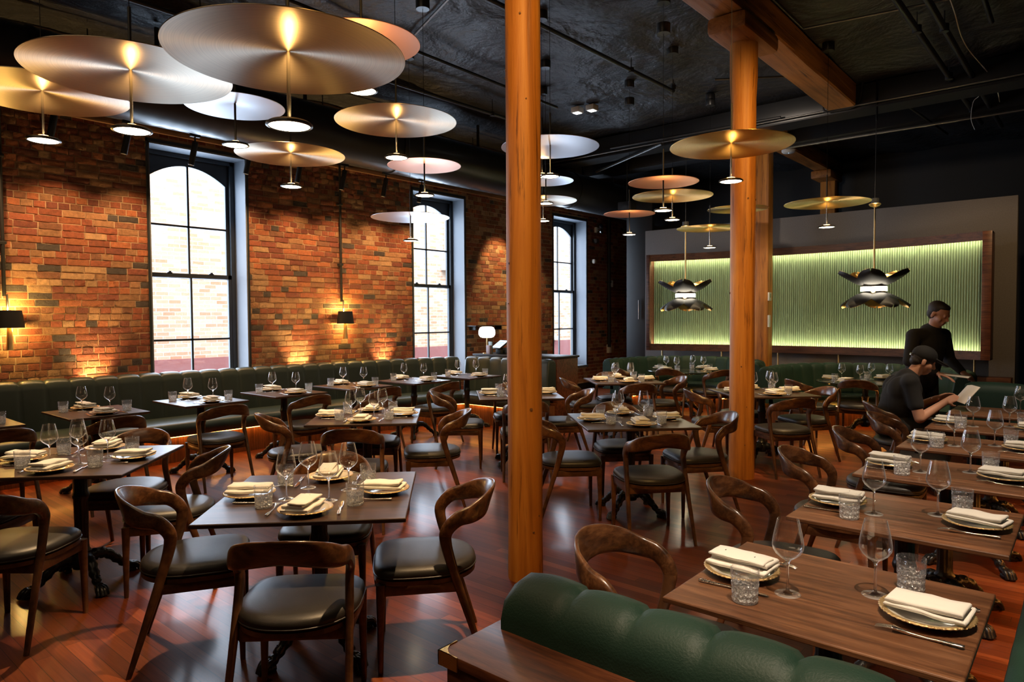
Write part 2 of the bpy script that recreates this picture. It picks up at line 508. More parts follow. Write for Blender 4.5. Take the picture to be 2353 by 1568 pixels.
# wrinkled black ceiling
mb = MB(); rows = []
nx, ny = 90, 150
for i in range(nx + 1):
    r = []
    for j in range(ny + 1):
        x = -.3 + (X1 + .4) * i / nx; y = Y0 - .1 + (Y1 - Y0 + .2) * j / ny
        z = ZC + .06 * noise.noise(V((x * .55, y * .55, 1.3))) + .045 * noise.noise(V((x * 1.6, y * 1.2, 4))) + .012 * abs(noise.noise(V((x * 4, y * 3, 9))))
        r.append((x, y, z))
    rows.append(r)
mb.grid(rows); struct(mb.build('ceiling', M['ceil'], ang=80), 'black wrinkled fabric ceiling')
mb = MB(); mb.box(-.5, X1 + .3, Y0 - .3, Y1 + .3, ZC + .1, ZC + .3); struct(mb.build('ceiling_slab', M['matte']))

WIN = [(-8.13, -6.875), (-3.955, -2.71), (-.07, 1.175)]
WZ0, WZ1 = .52, 3.755
def in_open(y0, y1, z0, z1):
    return [w for w in WIN if y0 < w[1] and y1 > w[0] and z0 < WZ1 and z1 > WZ0]

PAL = {'red': (.25, .072, .035), 'orange': (.33, .110, .046), 'deep': (.18, .052, .032), 'brown': (.20, .085, .046), 'tan': (.30, .155, .078), 'buff': (.36, .22, .12), 'coal': (.060, .048, .045)}
def brick_wall(name, ya, yb, za, zb, mk, openings=True):
    """Face of a brick wall in the local X = 0 plane, running along Y."""
    rnd = random.Random(11)
    mb = MB(); cols = []
    RH, BH, GAP = .0765, .0655, .011
    z = za; row = 0
    while z < zb - .02:
        z1 = min(z + BH, zb)
        y = ya - rnd.random() * .2
        hdr = rnd.random() < .22
        while y < yb:
            ln = .105 if (hdr or rnd.random() < .13) else .214
            a, b = max(y, ya), min(y + ln, yb)
            y += ln + GAP
            spans = [(a, b)]
            if openings:
                for w in in_open(a, b, z, z1):
                    ns = []
                    for p, q in spans:
                        if p < w[0]: ns.append((p, min(q, w[0])))
                        if q > w[1]: ns.append((max(p, w[1]), q))
                    spans = ns
            for p, q in spans:
                if q - p < .02: continue
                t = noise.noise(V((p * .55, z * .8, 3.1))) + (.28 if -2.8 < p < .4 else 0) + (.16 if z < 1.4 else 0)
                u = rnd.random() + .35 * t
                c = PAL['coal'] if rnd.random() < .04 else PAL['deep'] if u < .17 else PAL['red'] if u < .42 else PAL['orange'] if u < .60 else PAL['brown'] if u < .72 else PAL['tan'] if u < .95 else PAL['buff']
                k = .82 + .36 * rnd.random()
                c = tuple(min(1, x * k) for x in c)
                rough = max(0.0, noise.noise(V((p * .45 + 4, z * .5, 8))) + .25)
                base = .005 + rnd.random() * .003 + rough * rnd.random() * .013
                nY, nZ = (5 if q - p > .15 else 3), 3
                b0 = len(mb.v); vs = []; fs = []
                seed = rnd.random() * 50
                for i in range(nZ):
                    for j in range(nY):
                        yy = p + (q - p) * j / (nY - 1); zz = z + (z1 - z) * i / (nZ - 1)
                        e = (j in (0, nY - 1)) or (i in (0, nZ - 1))
                        jit = noise.noise(V((yy * 22, zz * 30, seed)))
                        d = base + jit * (.003 + .010 * rough) - (.003 if e else 0)
                        if e:
                            zz += (.002 + .006 * rough) * noise.noise(V((yy * 30, seed, zz * 9)))
                            if 0 < i < nZ - 1 or True: yy += (.001 + .004 * rough) * noise.noise(V((seed, zz * 40, yy)))
                        vs.append((d, yy, zz))
                for i in range(nZ - 1):
                    for j in range(nY - 1):
                        a0 = i * nY + j
                        fs.append((a0, a0 + 1, a0 + nY + 1, a0 + nY))
                ring = [j for j in range(nY)] + [i * nY + nY - 1 for i in range(1, nZ)] + [(nZ - 1) * nY + j for j in range(nY - 2, -1, -1)] + [i * nY for i in range(nZ - 2, 0, -1)]
                m0 = len(vs)
                for r in ring: vs.append((-.012, vs[r][1], vs[r][2]))
                for kx in range(len(ring)):
                    k2 = (kx + 1) % len(ring)
                    fs.append((ring[kx], m0 + kx, m0 + k2, ring[k2]))
                mb.add(vs, fs); cols.extend([c] * len(fs))
        z += RH; row += 1
    me = mb.mesh(name, 50, recalc=False)
    at = me.color_attributes.new('brick', 'FLOAT_COLOR', 'CORNER')
    data = []
    for poly, c in zip(me.polygons, cols):
        data.extend([c[0], c[1], c[2], 1.0] * poly.loop_total)
    at.data.foreach_set('color', data)
    return me
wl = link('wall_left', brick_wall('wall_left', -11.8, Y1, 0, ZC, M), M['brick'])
struct(wl, 'exposed rough red brick wall with three tall windows')
# mortar bed behind the brick faces, with the three openings
mb = MB()
ys = [Y0 - .2] + [y for w in WIN for y in w] + [Y1 + .2]
for a, b in ((ys[0], ys[1]), (ys[2], ys[3]), (ys[4], ys[5]), (ys[6], ys[7])): mb.box(-.45, 0, a, b, 0, ZC + .1)
for w in WIN: mb.box(-.45, 0, w[0], w[1], 0, WZ0); mb.box(-.45, 0, w[0], w[1], WZ1, ZC + .1)
struct(mb.build('wall_left_mortar', M['mortar']))
mb = MB(); mb.box(-.45, X1 + .2, Y1, Y1 + .2, 0, ZC + .1); struct(mb.build('wall_far', M['matte']))
mb = MB(); mb.box(X1, X1 + .2, Y0, Y1, 0, ZC + .1); struct(mb.build('wall_right', M['matte']))
mb = MB(); mb.box(-.45, X1 + .2, Y0 - .2, Y0, 0, ZC + .1); struct(mb.build('wall_rear', plain('rear_wall_brown', (.10, .06, .04), .7)))
mb = MB(); mb.box(0, .03, -.4, Y1, 0, .13, .006); struct(mb.build('baseboard_left', M['black']))
mb = MB(); mb.box(.002, .05, -11.8, -.4, 3.86, 4.06, .006); mb.box(.002, .05, -.4, 3.5, 3.86, 4.06, .006); struct(mb.build('trim_1', M['lintel']), 'old timber ledger above the windows')

# windows
def window(idx, ya, yb):
    root = struct(empty('window_%d' % idx, (0, (ya + yb) / 2, 0)), 'tall dark sash window with arched head, %s' % ('first', 'second', 'third')[idx - 1])
    h = (yb - ya) / 2
    d = -.28
    mb = MB()  # painted lining
    t = .022
    mb.box(d - .1, .012, -h, -h + t, WZ0, WZ1); mb.box(d - .1, .012, h - t, h, WZ0, WZ1); mb.box(d - .1, .012, -h, h, WZ1 - t, WZ1)
    mb.build('window_lining', M['reveal'], root)
    mb = MB(); mb.box(d - .1, .035, -h - .02, h + .02, WZ0 - .035, WZ0 + .012, .006); mb.build('window_sill', M['reveal'], root)
    mb = MB()  # dark edge bead
    mb.box(-.004, .018, h - .004, h + .02, WZ0, WZ1 + .03); mb.box(-.004, .018, -h - .02, -h + .004, WZ0, WZ1 + .03); mb.box(-.004, .018, -h - .02, h + .02, WZ1 - .004, WZ1 + .035)
    # frame
    f = .06; hi = h - t
    mb.box(d - .1, d, -hi, -hi + f, WZ0 + .012, WZ1 - t); mb.box(d - .1, d, hi - f, hi, WZ0 + .012, WZ1 - t)
    mb.box(d - .1, d, -hi, hi, WZ1 - t - .05, WZ1 - t); mb.box(d - .1, d, -hi, hi, WZ0 + .012, WZ0 + .06)
    mb.build('window_frame', M['winframe'], root)
    g = hi - f          # sash half width
    zr = 2.17; st = .045
    zt = WZ1 - t - .05
    # upper sash (set back), arched head
    mb = MB(); xu0, xu1 = d - .085, d - .05
    mb.box(xu0, xu1, -g, -g + st, zr - .03, zt); mb.box(xu0, xu1, g - st, g, zr - .03, zt)
    n = 20; hw = g - st
    for i in range(n):
        a = -hw + 2 * hw * i / n; b = -hw + 2 * hw * (i + 1) / n
        za = 3.40 + .19 * (1 - (a / hw) ** 2); zb = 3.40 + .19 * (1 - (b / hw) ** 2)
        mb.add([(x, y, z) for x in (xu0, xu1) for y, z in ((a, za), (b, zb), (b, zt), (a, zt))], [(0, 1, 2, 3), (4, 7, 6, 5), (0, 4, 5, 1)])
    mb.box(xu0, xu1, -g, g, zr - .03, zr + .025)
    us = mb.build('sash', M['winframe'], root)
    mb = MB(); mb.box(xu0 + .004, xu1 - .004, -.013, .013, zr, 3.6); mb.box(xu0 + .004, xu1 - .004, -hw, hw, 2.80, 2.826); mb.build('muntin', M['winframe'], us)
    mb = MB(); mb.box((xu0 + xu1) / 2 - .002, (xu0 + xu1) / 2 + .002, -hw - .005, hw + .005, zr, 3.6); mb.build('glass', M['pane'], us)
    # lower sash
    mb = MB(); xl0, xl1 = d - .045, d - .008
    z0 = WZ0 + .06
    mb.box(xl0, xl1, -g, -g + st, z0, zr + .03); mb.box(xl0, xl1, g - st, g, z0, zr + .03); mb.box(xl0, xl1, -g, g, zr - .025, zr + .03); mb.box(xl0, xl1, -g, g, z0, z0 + .07)
    ls = mb.build('sash', M['winframe'], root)
    mb = MB(); mb.box(xl0 + .004, xl1 - .004, -.013, .013, z0, zr); mb.box(xl0 + .004, xl1 - .004, -hw, hw, 1.33, 1.356); mb.build('muntin', M['winframe'], ls)
    mb = MB(); mb.box((xl0 + xl1) / 2 - .002, (xl0 + xl1) / 2 + .002, -hw - .005, hw + .005, z0 + .06, zr); mb.build('glass', M['pane'], ls)
    for y in (-.27, .27):
        mb = MB(); mb.box(xl0 + .004, xl1 + .006, y - .03, y + .03, zr + .03, zr + .042, .003); mb.box(xl0 + .01, xl1, y - .012, y + .02, zr + .04, zr + .058, .004); mb.build('sash_lock', M['iron'], ls)
for i, w in enumerate(WIN): window(i + 1, *w)

# building across the lane
ext = tag(empty('neighbouring_building', (-4.6, 0, 0)), 'sunlit pale brick building across the lane, seen through the windows', 'building')
mb = MB(); mb.box(-.4, 0, -16, 30, .85, 11); mb.build('facade', M['facade'], ext)
mb = MB(); mb.box(-.4, .05, -16, 30, -3, .85); mb.build('painted_base', M['fbase'], ext)
for (ya, yb, za, zb) in ((-8.9, -7.15, 3.1, 4.6), (-8.75, -7.2, 1.15, 1.95), (-2.0, -.2, 1.0, 2.0), (4.5, 6.0, 1.0, 2.3), (9.5, 12, .9, 2.0), (1.2, 2.4, 3.0, 4.4)):
    wn = MB().box(-.02, .03, ya, yb, za, zb).build('window', M['fblock'], ext)
    mb = MB()
    k = int((yb - ya) / .2)
    for i in range(k + 1):
        y = ya + (yb - ya) * i / k; mb.box(.03, .042, y - .008, y + .008, za, zb)
    k = int((zb - za) / .2)
    for i in range(k + 1):
        z = za + (zb - za) * i / k; mb.box(.03, .042, ya, yb, z - .008, z + .008)
    mb.build('glazing_grid', M['fstone'], wn)
    MB().box(0, .14, ya - .12, yb + .12, za - .13, za, .01).build('sill', M['fstone'], ext)
MB().tube(catmull([(.05, -9.4, 3.4), (.05, -9.2, 3.1), (.05, -8.95, 3.0), (.05, -8.9, 2.72), (.05, -8.3, 2.62), (.05, -7.2, 2.5)]), .012, 6).build('cable', M['black'], ext)
mb = MB(); mb.box(-4.6, -.45, -16, 30, -3.2, -3.0); struct(mb.build('lane_ground', plain('lane_asphalt', (.12, .12, .12), .9)))

# ------------------------------------------------------------------ timber columns and beams
def log_column(name, x, y, r, label, ztop, band, seed, collar=None):
    rnd = random.Random(seed)
    mb = MB(); rings = []
    n, k = 40, 56
    for i in range(n + 1):
        z = ztop * i / n
        ring = []
        for j in range(k):
            a = 2 * pi * j / k
            rr = r * (1.0 + .03 * noise.noise(V((cos(a) * 1.3, sin(a) * 1.3, z * .8 + seed))) + .012 * noise.noise(V((cos(a) * 6, sin(a) * 6, z * 2 + seed))))
            if z < .12: rr *= 1.02
            if band[0] < z < band[1]: rr *= .965
            if collar and collar[0] < z < collar[1]: rr *= 1.05
            if collar and z >= collar[1]: rr *= 1.09
            ring.append((rr * cos(a), rr * sin(a), z))
        rings.append(ring)
    mb.stack(rings)
    o = mb.build(name, M['post'], None, (x, y, 0))
    struct(o, label)
    # plugs and knots: small turned bosses on the face towards the room
    for q in range(9):
        a = rnd.uniform(-2.6, .3); z = rnd.uniform(.3, 3.6)
        MB().tube([(r * .9 * cos(a), r * .9 * sin(a), z), (r * 1.035 * cos(a), r * 1.035 * sin(a), z)], .004 + .006 * rnd.random(), 10).build('knot', M['lintel'], o)
    return o
log_column('column', 6.03, -8.35, .106, 'tall round orange timber column nearest the camera', ZC - .06, (.50, .56), 1)
log_column('column', 6.03, -4.95, .12, 'tall round orange timber column under the beam', 4.256, (.42, .47), 5, (3.83, 3.90))
mb = MB(); mb.box(-.11, .11, -.11, .11, 0, 4.47, .012); sp = mb.build('column', M['post'], None, (4.42, -.02, 0)); struct(sp, 'square timber post before the green panel wall')
mb = MB(); mb.box(-.14, .14, -.14, .14, 0, 4.47, .012); struct(mb.build('column', M['post'], None, (4.55, 3.2, 0)), 'square timber post behind the grey panel wall')
# post fittings
th = tag(empty('thermostat', (4.548, -.13, 1.93)), 'small white wall thermostat on the square timber post', 'thermostat')
MB().box(-.018, .008, -.012, .10, -.07, .07, .006).build('housing', M['white'], th); MB().box(-.005, .0095, .02, .075, -.02, .05, .001).build('display', plain('lcd_grey', (.25, .33, .25), .3), th)
th = tag(empty('light_switch', (4.548, -.13, 1.52)), 'white switch plate under the thermostat on the square post', 'switch')
MB().box(-.018, .006, -.012, .065, -.1, .1, .006).build('plate', M['white'], th); MB().box(.0, .012, .012, .04, -.03, .03, .003).build('toggle', M['white'], th)

def beam(name, x0, x1, y0, y1, z0, z1, label, ax=1):
    mb = MB(); n = 30
    rings = []
    for i in range(n + 1):
        y = y0 + (y1 - y0) * i / n
        j = lambda s: .012 * noise.noise(V((y * 1.3, s * 7.7, z0)))
        rings.append([(x0 + j(1), y, z0 + .02 + j(2)), (x0 + .02, y, z0 + j(3)), (x1 - .02, y, z0 + j(4)), (x1 + j(5), y, z0 + .02 + j(6)), (x1 + j(7), y, z1), (x0 + j(8), y, z1)])
    mb.stack(rings)
    return struct(mb.build(name, M['beam']), label)
beam('beam', 5.82, 6.19, -9.9, -1.50, 4.43, ZC - .03, 'orange timber ceiling beam over the round columns')
beam('beam', 4.40, 4.70, .1, 3.58, 4.46, ZC - .03, 'orange timber ceiling beam behind the black cross beam')
mb = MB(); mb.box(5.83, 6.22, -5.38, -4.50, 4.255, 4.43, .05); struct(mb.build('beam_corbel', M['beam']), 'carved timber corbel on top of the far column')
mb = MB(); mb.box(4.36, 4.74, 2.6, 3.4, 4.30, 4.46, .03); struct(mb.build('beam_corbel', M['beam']))
mb = MB(); mb.box(.02, X1, -1.40, -1.08, 4.40, ZC - .02, .01); mb.box(.02, X1, -1.44, -1.04, 4.385, 4.405); struct(mb.build('beam', M['duct']), 'black steel cross beam under the ceiling')
mb = MB(); mb.box(.02, X1, .25, .6, 4.5, ZC - .02, .01); struct(mb.build('beam', M['matte']), 'black rear ceiling beam')

# ------------------------------------------------------------------ ceiling services
d0 = empty('ventilation_duct', (1.0, 0, 4.03)); tag(d0, 'large round black spiral ventilation duct above the windows', 'duct')
mb = MB(); prof = []
n = 190
rings = []
for i in range(n + 1):
    y = -12.8 + 15.6 * i / n
    r = .335 + (.006 if i % 2 else 0)
    rings.append([(r * cos(a), y + .02 * sin(a + i), r * sin(a)) for a in [2 * pi * k / 48 for k in range(48)]])
mb.stack(rings); mb.build('pipe', M['duct'], d0, ang=60)
for y in (-9.6, -5.2, -.9): MB().lathe([(.338, -.03), (.352, -.028), (.352, .028), (.338, .03)], 48, T(0, y, 0) @ RX(pi / 2)).build('joint_collar', M['duct'], d0)
for y in (-11, -8.4, -6.6, -3.4, -.4, 2): MB().box(-.012, .012, y - .02, y + .02, .33, .70).build('hanger_strap', M['matte'], d0)
MB().box(-.22, .22, .32, .38, -.02, .30, .01).build('flange', M['duct'], d0)

def pipe(name, pts, r, mat, label, cat, hang=True):
    root = empty(name, pts[0]); tag(root, label, cat)
    p0 = V(pts[0])
    MB().tube([V(p) - p0 for p in pts], r, 12).build('tube', M[mat], root)
    if hang:
        for a, b in zip(pts[:-1], pts[1:]):
            a, b = V(a), V(b); k = max(1, int((b - a).length / 1.7))
            for i in range(k):
                q = a + (b - a) * ((i + .5) / k) - p0
                mb = MB(); mb.tube([q + V((0, 0, r)), V((q.x, q.y, ZC - .02 - p0.z))], .006, 6); mb.tube([q + V((0, 0, -r * 1.2)), q + V((0, 0, r * 1.2))], r * 1.35, 12); mb.build('hanger', M['matte'], root)
    return root
pipe('sprinkler_pipe', [(1.9, -11.5, 4.52), (2.1, -3.2, 4.52)], .024, 'duct', 'black sprinkler pipe above the large brass discs', 'pipe')
pipe('sprinkler_pipe', [(2.9, -11.3, 4.62), (2.75, -3.6, 4.62)], .02, 'duct', 'thin black pipe along the ceiling left of the near column', 'pipe')
sp = pipe('sprinkler_pipe', [(4.28, -9.5, 4.58), (4.40, -3.25, 4.58), (4.40, -3.25, 4.68)], .024, 'duct', 'black sprinkler pipe running behind the near column to an elbow', 'pipe')
pipe('gas_pipe', [(7.2, -6.2, 4.55), (7.3, 1.2, 4.55)], .032, 'duct', 'thick dark pipe, inner one of the pair over the right row', 'pipe')
pipe('gas_pipe', [(7.42, -6.2, 4.55), (7.52, 1.6, 4.55)], .032, 'duct', 'thick dark pipe with white cable, outer one of the ceiling pair', 'pipe')
pipe('gas_pipe', [(7.85, -5.5, 4.6), (7.83, -3.0, 4.6)], .024, 'duct', 'short capped pipe beside the ceiling pipe pair', 'pipe')
pipe('conduit', [(6.24, -8.0, 4.70), (6.24, -3.85, 4.70), (9.0, -3.4, 4.68)], .012, 'conduit', 'steel conduit bending away from the timber beam', 'conduit', False)
pipe('conduit', [(.6, -1.47, 4.44), (9.7, -1.47, 4.44)], .013, 'conduit', 'steel conduit along the edge of the black cross beam', 'conduit', False)
pipe('conduit', [(2.4, -1.62, 4.46), (5.2, -1.52, 4.46)], .02, 'black', 'black conduit clipped beside the black cross beam', 'conduit', False)
pipe('conduit', [(4.75, .05, 4.38), (9.7, .05, 4.38)], .016, 'conduit', 'steel conduit under the rear ceiling beam, lower of two', 'conduit', False)
pipe('conduit', [(4.75, .16, 4.42), (9.7, .16, 4.42)], .016, 'conduit', 'steel conduit under the rear ceiling beam, upper of two', 'conduit', False)
pipe('conduit', [(4.0, -6.9, 4.7), (2.2, -6.2, 4.7)], .014, 'conduit', 'short slanting conduit near the ceiling rose left of the near column', 'conduit', False)
pipe('conduit', [(4.86, -3.0, 4.69), (5.75, -2.4, 4.69)], .014, 'conduit', 'pale double conduit left of the timber beam end', 'conduit', False)
pipe('conduit', [(6.55, -.9, 4.6), (6.9, .9, 4.4)], .018, 'black', 'black sloping pipe beside the right flower pendant cable', 'conduit', False)
pipe('conduit', [(1.45, -.62, 4.35), (3.4, -1.7, 4.35)], .022, 'conduit', 'bent silvery conduit over the third window', 'conduit', False)
tag(MB().tube(catmull([(7.56, -5.8, 4.62), (7.6, -4.0, 4.57), (7.54, -2.5, 4.60), (7.66, -1.0, 4.56), (7.6, .5, 4.6)], 8), .006, 6).build('cable', M['white']), 'loose white cable laid on the ceiling pipe pair', 'cable')
tag(MB().tube(catmull([(7.45, -.9, 4.5), (7.5, -.92, 4.42), (7.44, -.9, 4.36), (7.42, -.92, 4.15), (7.46, -.9, 4.0)], 8), .004, 6).build('cable', M['white']), 'white cable end dangling under the ceiling pipe pair', 'cable')
tag(MB().tube(catmull([(5.8, -1.5, 4.72), (5.78, -1.5, 4.45), (5.95, -1.47, 4.42), (6.2, -1.45, 4.46), (6.26, -1.46, 4.74)], 8), .014, 8).build('cable', M['matte']), 'black cable looped under the timber beam end', 'cable')
for i, (x, y) in enumerate(((2.72, -3.05), (2.95, -3.0))):
    e = empty('emergency_light', (x, y, ZC - .03)); tag(e, 'small white square emergency fitting on the ceiling above the pewter disc', 'light', 'emergency fittings')
    MB().box(-.07, .07, -.07, .07, -.05, .03, .008).build('housing', M['white'], e); MB().box(-.05, .05, -.05, .05, -.056, -.049, .002).build('diffuser', M['globe'], e)
e = tag(empty('wireless_access_point', (4.62, .55, 4.44)), 'round white access point under the rear timber beam', 'access point')
MB().lathe([(0, -.03), (.09, -.03), (.11, -.015), (.115, .02), (0, .02)], 32).build('cover', M['white'], e); MB().lathe([(0, -.034), (.008, -.034), (.008, -.029)], 10).build('status_light', M['screen'], e)

# wall conduits and small fittings on the brick
for y, lab, r, zb in ((-9.60, 'black vertical conduit down to the left wall lamp', .018, 1.86), (-5.42, 'black vertical conduit down to the wall lamp between windows', .018, 1.86), (2.02, 'thick black vertical pipe right of the third window', .04, .9)):
    e = empty('wall_conduit', (.06, y, 0)); tag(e, lab, 'conduit')
    MB().tube([(0, 0, zb), (0, 0, 4.0)], r, 12).build('tube', M['matte'], e)
    for z in (2.4, 3.3): MB().box(-.06, .02, -r * 1.8, r * 1.8, z, z + .03, .003).build('pipe_clip', M['matte'], e)
e = tag(empty('power_outlet', (.02, 2.05, .86)), 'white outlet box at the foot of the thick wall pipe', 'outlet')
MB().box(-.02, .05, -.06, .06, -.1, .1, .008).build('box', M['white'], e); MB().box(.05, .056, -.025, .025, -.06, .06, .002).build('cover_plate', M['white'], e)
e = tag(empty('wall_switch', (.02, 2.16, 2.38)), 'white switch box high on the brick beside the thick pipe', 'switch')
MB().box(-.02, .04, -.04, .04, -.08, .08, .006).build('box', M['white'], e); MB().box(.04, .05, -.012, .012, -.02, .02, .002).build('toggle', M['white'], e)
def cctv(y, z, lab):
    e = tag(empty('security_light', (.03, y, z)), lab, 'security light')
    MB().box(-.03, .03, -.04, .04, -.06, .06, .008).build('bracket', M['white'], e)
    for s in (-1, 1): MB().lathe([(.0, -.05), (.035, -.045), (.055, .0), (.06, .05), (.05, .055), (0, .05)], 20, T(.10, .0, s * .06) @ RX(s * .5) @ RY(radians(75))).build('lamp_head', M['steel'], e)
cctv(1.52, 3.58, 'twin chrome security lamp high beside the third window')
e = tag(empty('security_camera', (.03, 1.42, 3.33)), 'small dome camera under the twin security lamp', 'camera')
MB().lathe([(.0, -.08), (.05, -.06), (.07, -.02), (.07, .03), (0, .03)], 24, T(.06, 0, 0)).build('dome', M['duct'], e); MB().lathe([(0, -.085), (.02, -.08), (.02, -.07)], 16, T(.06, 0, 0)).build('lens', M['steel'], e)
e = tag(empty('security_camera', (.03, 1.34, 2.85)), 'small round white sensor on the brick beside the third window', 'sensor')
MB().lathe([(.0, -.05), (.035, -.04), (.05, 0), (.04, .05), (0, .05)], 20, T(.06, 0, 0)).build('dome', M['white'], e); MB().box(-.03, .03, -.02, .02, -.02, .02).build('bracket', M['black'], e)
# ------------------------------------------------------------------ lights helpers
def spot(loc, target, power, angle=50, blend=.5, col=WARM2, r=.03):
    l = bpy.data.lights.new('spot', 'SPOT'); l.energy = power; l.spot_size = radians(angle); l.spot_blend = blend; l.color = col; l.shadow_soft_size = r
    o = bpy.data.objects.new('spot_light', l); COL.objects.link(o); o.location = loc
    o.rotation_euler = (V(target) - V(loc)).to_track_quat('-Z', 'Y').to_euler()
    return o
def point(loc, power, col=WARM2, r=.03):
    l = bpy.data.lights.new('point', 'POINT'); l.energy = power; l.color = col; l.shadow_soft_size = r
    o = bpy.data.objects.new('point_light', l); COL.objects.link(o); o.location = loc
    return o
def area(loc, rot, sx, sy, power, col=COOL, spread=180):
    l = bpy.data.lights.new('area', 'AREA'); l.shape = 'RECTANGLE'; l.size = sx; l.size_y = sy; l.energy = power; l.color = col; l.spread = radians(spread)
    o = bpy.data.objects.new('area_light', l); COL.objects.link(o); o.location = loc; o.rotation_euler = rot
    return o

# ------------------------------------------------------------------ track with spot heads along the window wall
tr = tag(empty('lighting_track', (.5, 0, 3.83)), 'black lighting track hanging along the brick wall under the duct', 'track')
MB().box(-.018, .018, -11.5, 2.6, -.02, .02, .003).build('rail', M['matte'], tr)
for y in (-10.4, -8.9, -7.4, -6.0, -4.5, -3, -1.5, 0, 1.5): MB().tube([(0, y, .02), (0, y, .87)], .007, 8).build('hanger_rod', M['matte'], tr)
def make_head():
    r = empty('track_spotlight')
    MB().box(-.02, .02, -.06, .06, -.035, 0, .004).build('adapter', M['matte'], r)
    MB().tube([(0, 0, -.03), (0, 0, -.10)], .010, 10).build('neck', M['matte'], r)
    Mx = T(0, 0, -.11) @ RX(radians(-9)) @ RY(radians(7))
    b = MB().lathe([(0, .02), (.030, .02), (.034, .012), (.034, -.26), (.029, -.262), (.027, -.25)], 28, Mx).build('barrel', M['matte'], r)
    MB().lathe([(0, -.247), (.027, -.247)], 24, Mx).build('lens', M['lens'], b)
    return r
HY = [-9.95, -9.23, -8.52, -7.78, -7.09, -6.36, -5.65, -4.90, -4.18]
HL = ['first black track spotlight, above the first wall lamp', 'black track spotlight above the bright left pool of wall light', 'black track spotlight just left of the first window', 'black track spotlight in front of the first window arch',
      'black track spotlight just right of the first window', 'black track spotlight beside the mid-wall brass disc', 'black track spotlight above the second wall lamp', 'black track spotlight left of the second window, over brick', 'black track spotlight in front of the second window']
for y, lb in zip(HY, HL):
    instance('head', make_head, (.5, y, 3.81), 0, lb, 'spotlight', 'track spotlights along the brick wall')
    spot((.53, y + .04, 3.42), (.14, y + .30, 1.2), 66, 104, 1.0, (1, .58, .26), .02)

# uplighters grazing the brick from behind the banquette
for y, pw in ((-8.79, 190), (-6.14, 190), (-4.62, 170), (-1.35, 60)):
    e = tag(empty('uplighter', (.12, y, .48)), 'small uplighter grazing the brick from behind the green banquette, %s' % ('left of the first window' if y < -8 else 'left of the second wall lamp' if y < -6 else 'left of the second window' if y < -4 else 'between second and third window'), 'uplight')
    MB().lathe([(.0, -.05), (.03, -.05), (.032, .0), (.026, .0)], 16).build('housing', M['matte'], e); MB().lathe([(0, -.004), (.026, -.004)], 16).build('lens', M['lens'], e)
    MB().box(-.13, .01, -.02, .02, -.06, -.03, .002).build('bracket', M['matte'], e)
    spot((.105, y, .62), (.075, y + .01, 2.6), pw, 66, 1.0, (1, .62, .24), .015)
# pier between second and third window
spot((.75, -2.0, 3.6), (.0, -1.75, 2.2), 130, 62, .8, (1, .68, .3), .03)
spot((.75, -1.0, 3.6), (.0, -.9, 1.6), 60, 60, .8, (1, .68, .3), .03)

# ------------------------------------------------------------------ wall sconces
def make_sconce():
    r = empty('wall_lamp')
    s = MB()
    n = 28
    # half-open tapered shade
    prof = [(.135, -.07), (.125, .02), (.112, .11), (.109, .112), (.109, .106), (.122, .02), (.132, -.07)]
    s.lathe(prof, 36, Matrix.Diagonal((.8, 1.0, 1, 1))).build('lamp_shade', M['matte'], r)
    ln = MB().lathe([(.130, -.068), (.120, .02), (.107, .104)], 36, Matrix.Diagonal((.79, .985, 1, 1))).build('shade_lining', M['brass'], r)
    MB().lathe([(.016, .03), (.022, -.08), (.032, -.27), (.038, -.30), (.030, -.29), (.02, -.2)], 24, RY(radians(0))).build('tulip_tube', M['brassm'], r)
    MB().tube([(-.05, 0, .28), (-.05, 0, .08), (-.02, 0, .05)], .012, 10).build('arm', M['steel'], r)
    MB().lathe([(0, .0), (.018, .01), (.022, .03), (.012, .05), (0, .055)], 16).build('bulb', M['puck'], r)
    return r
for y, lb in ((-9.585, 'black shaded wall lamp with brass tube at the left edge'), (-5.42, 'black shaded wall lamp with brass tube between two windows')):
    instance('sconce', make_sconce, (.15, y, 1.60), 0, lb, 'wall lamp', 'wall lamps')
    point((.13, y, 1.735), 22, (1, .62, .16), .03)
    point((.13, y + .03, 1.51), 10, (1, .62, .16), .02)

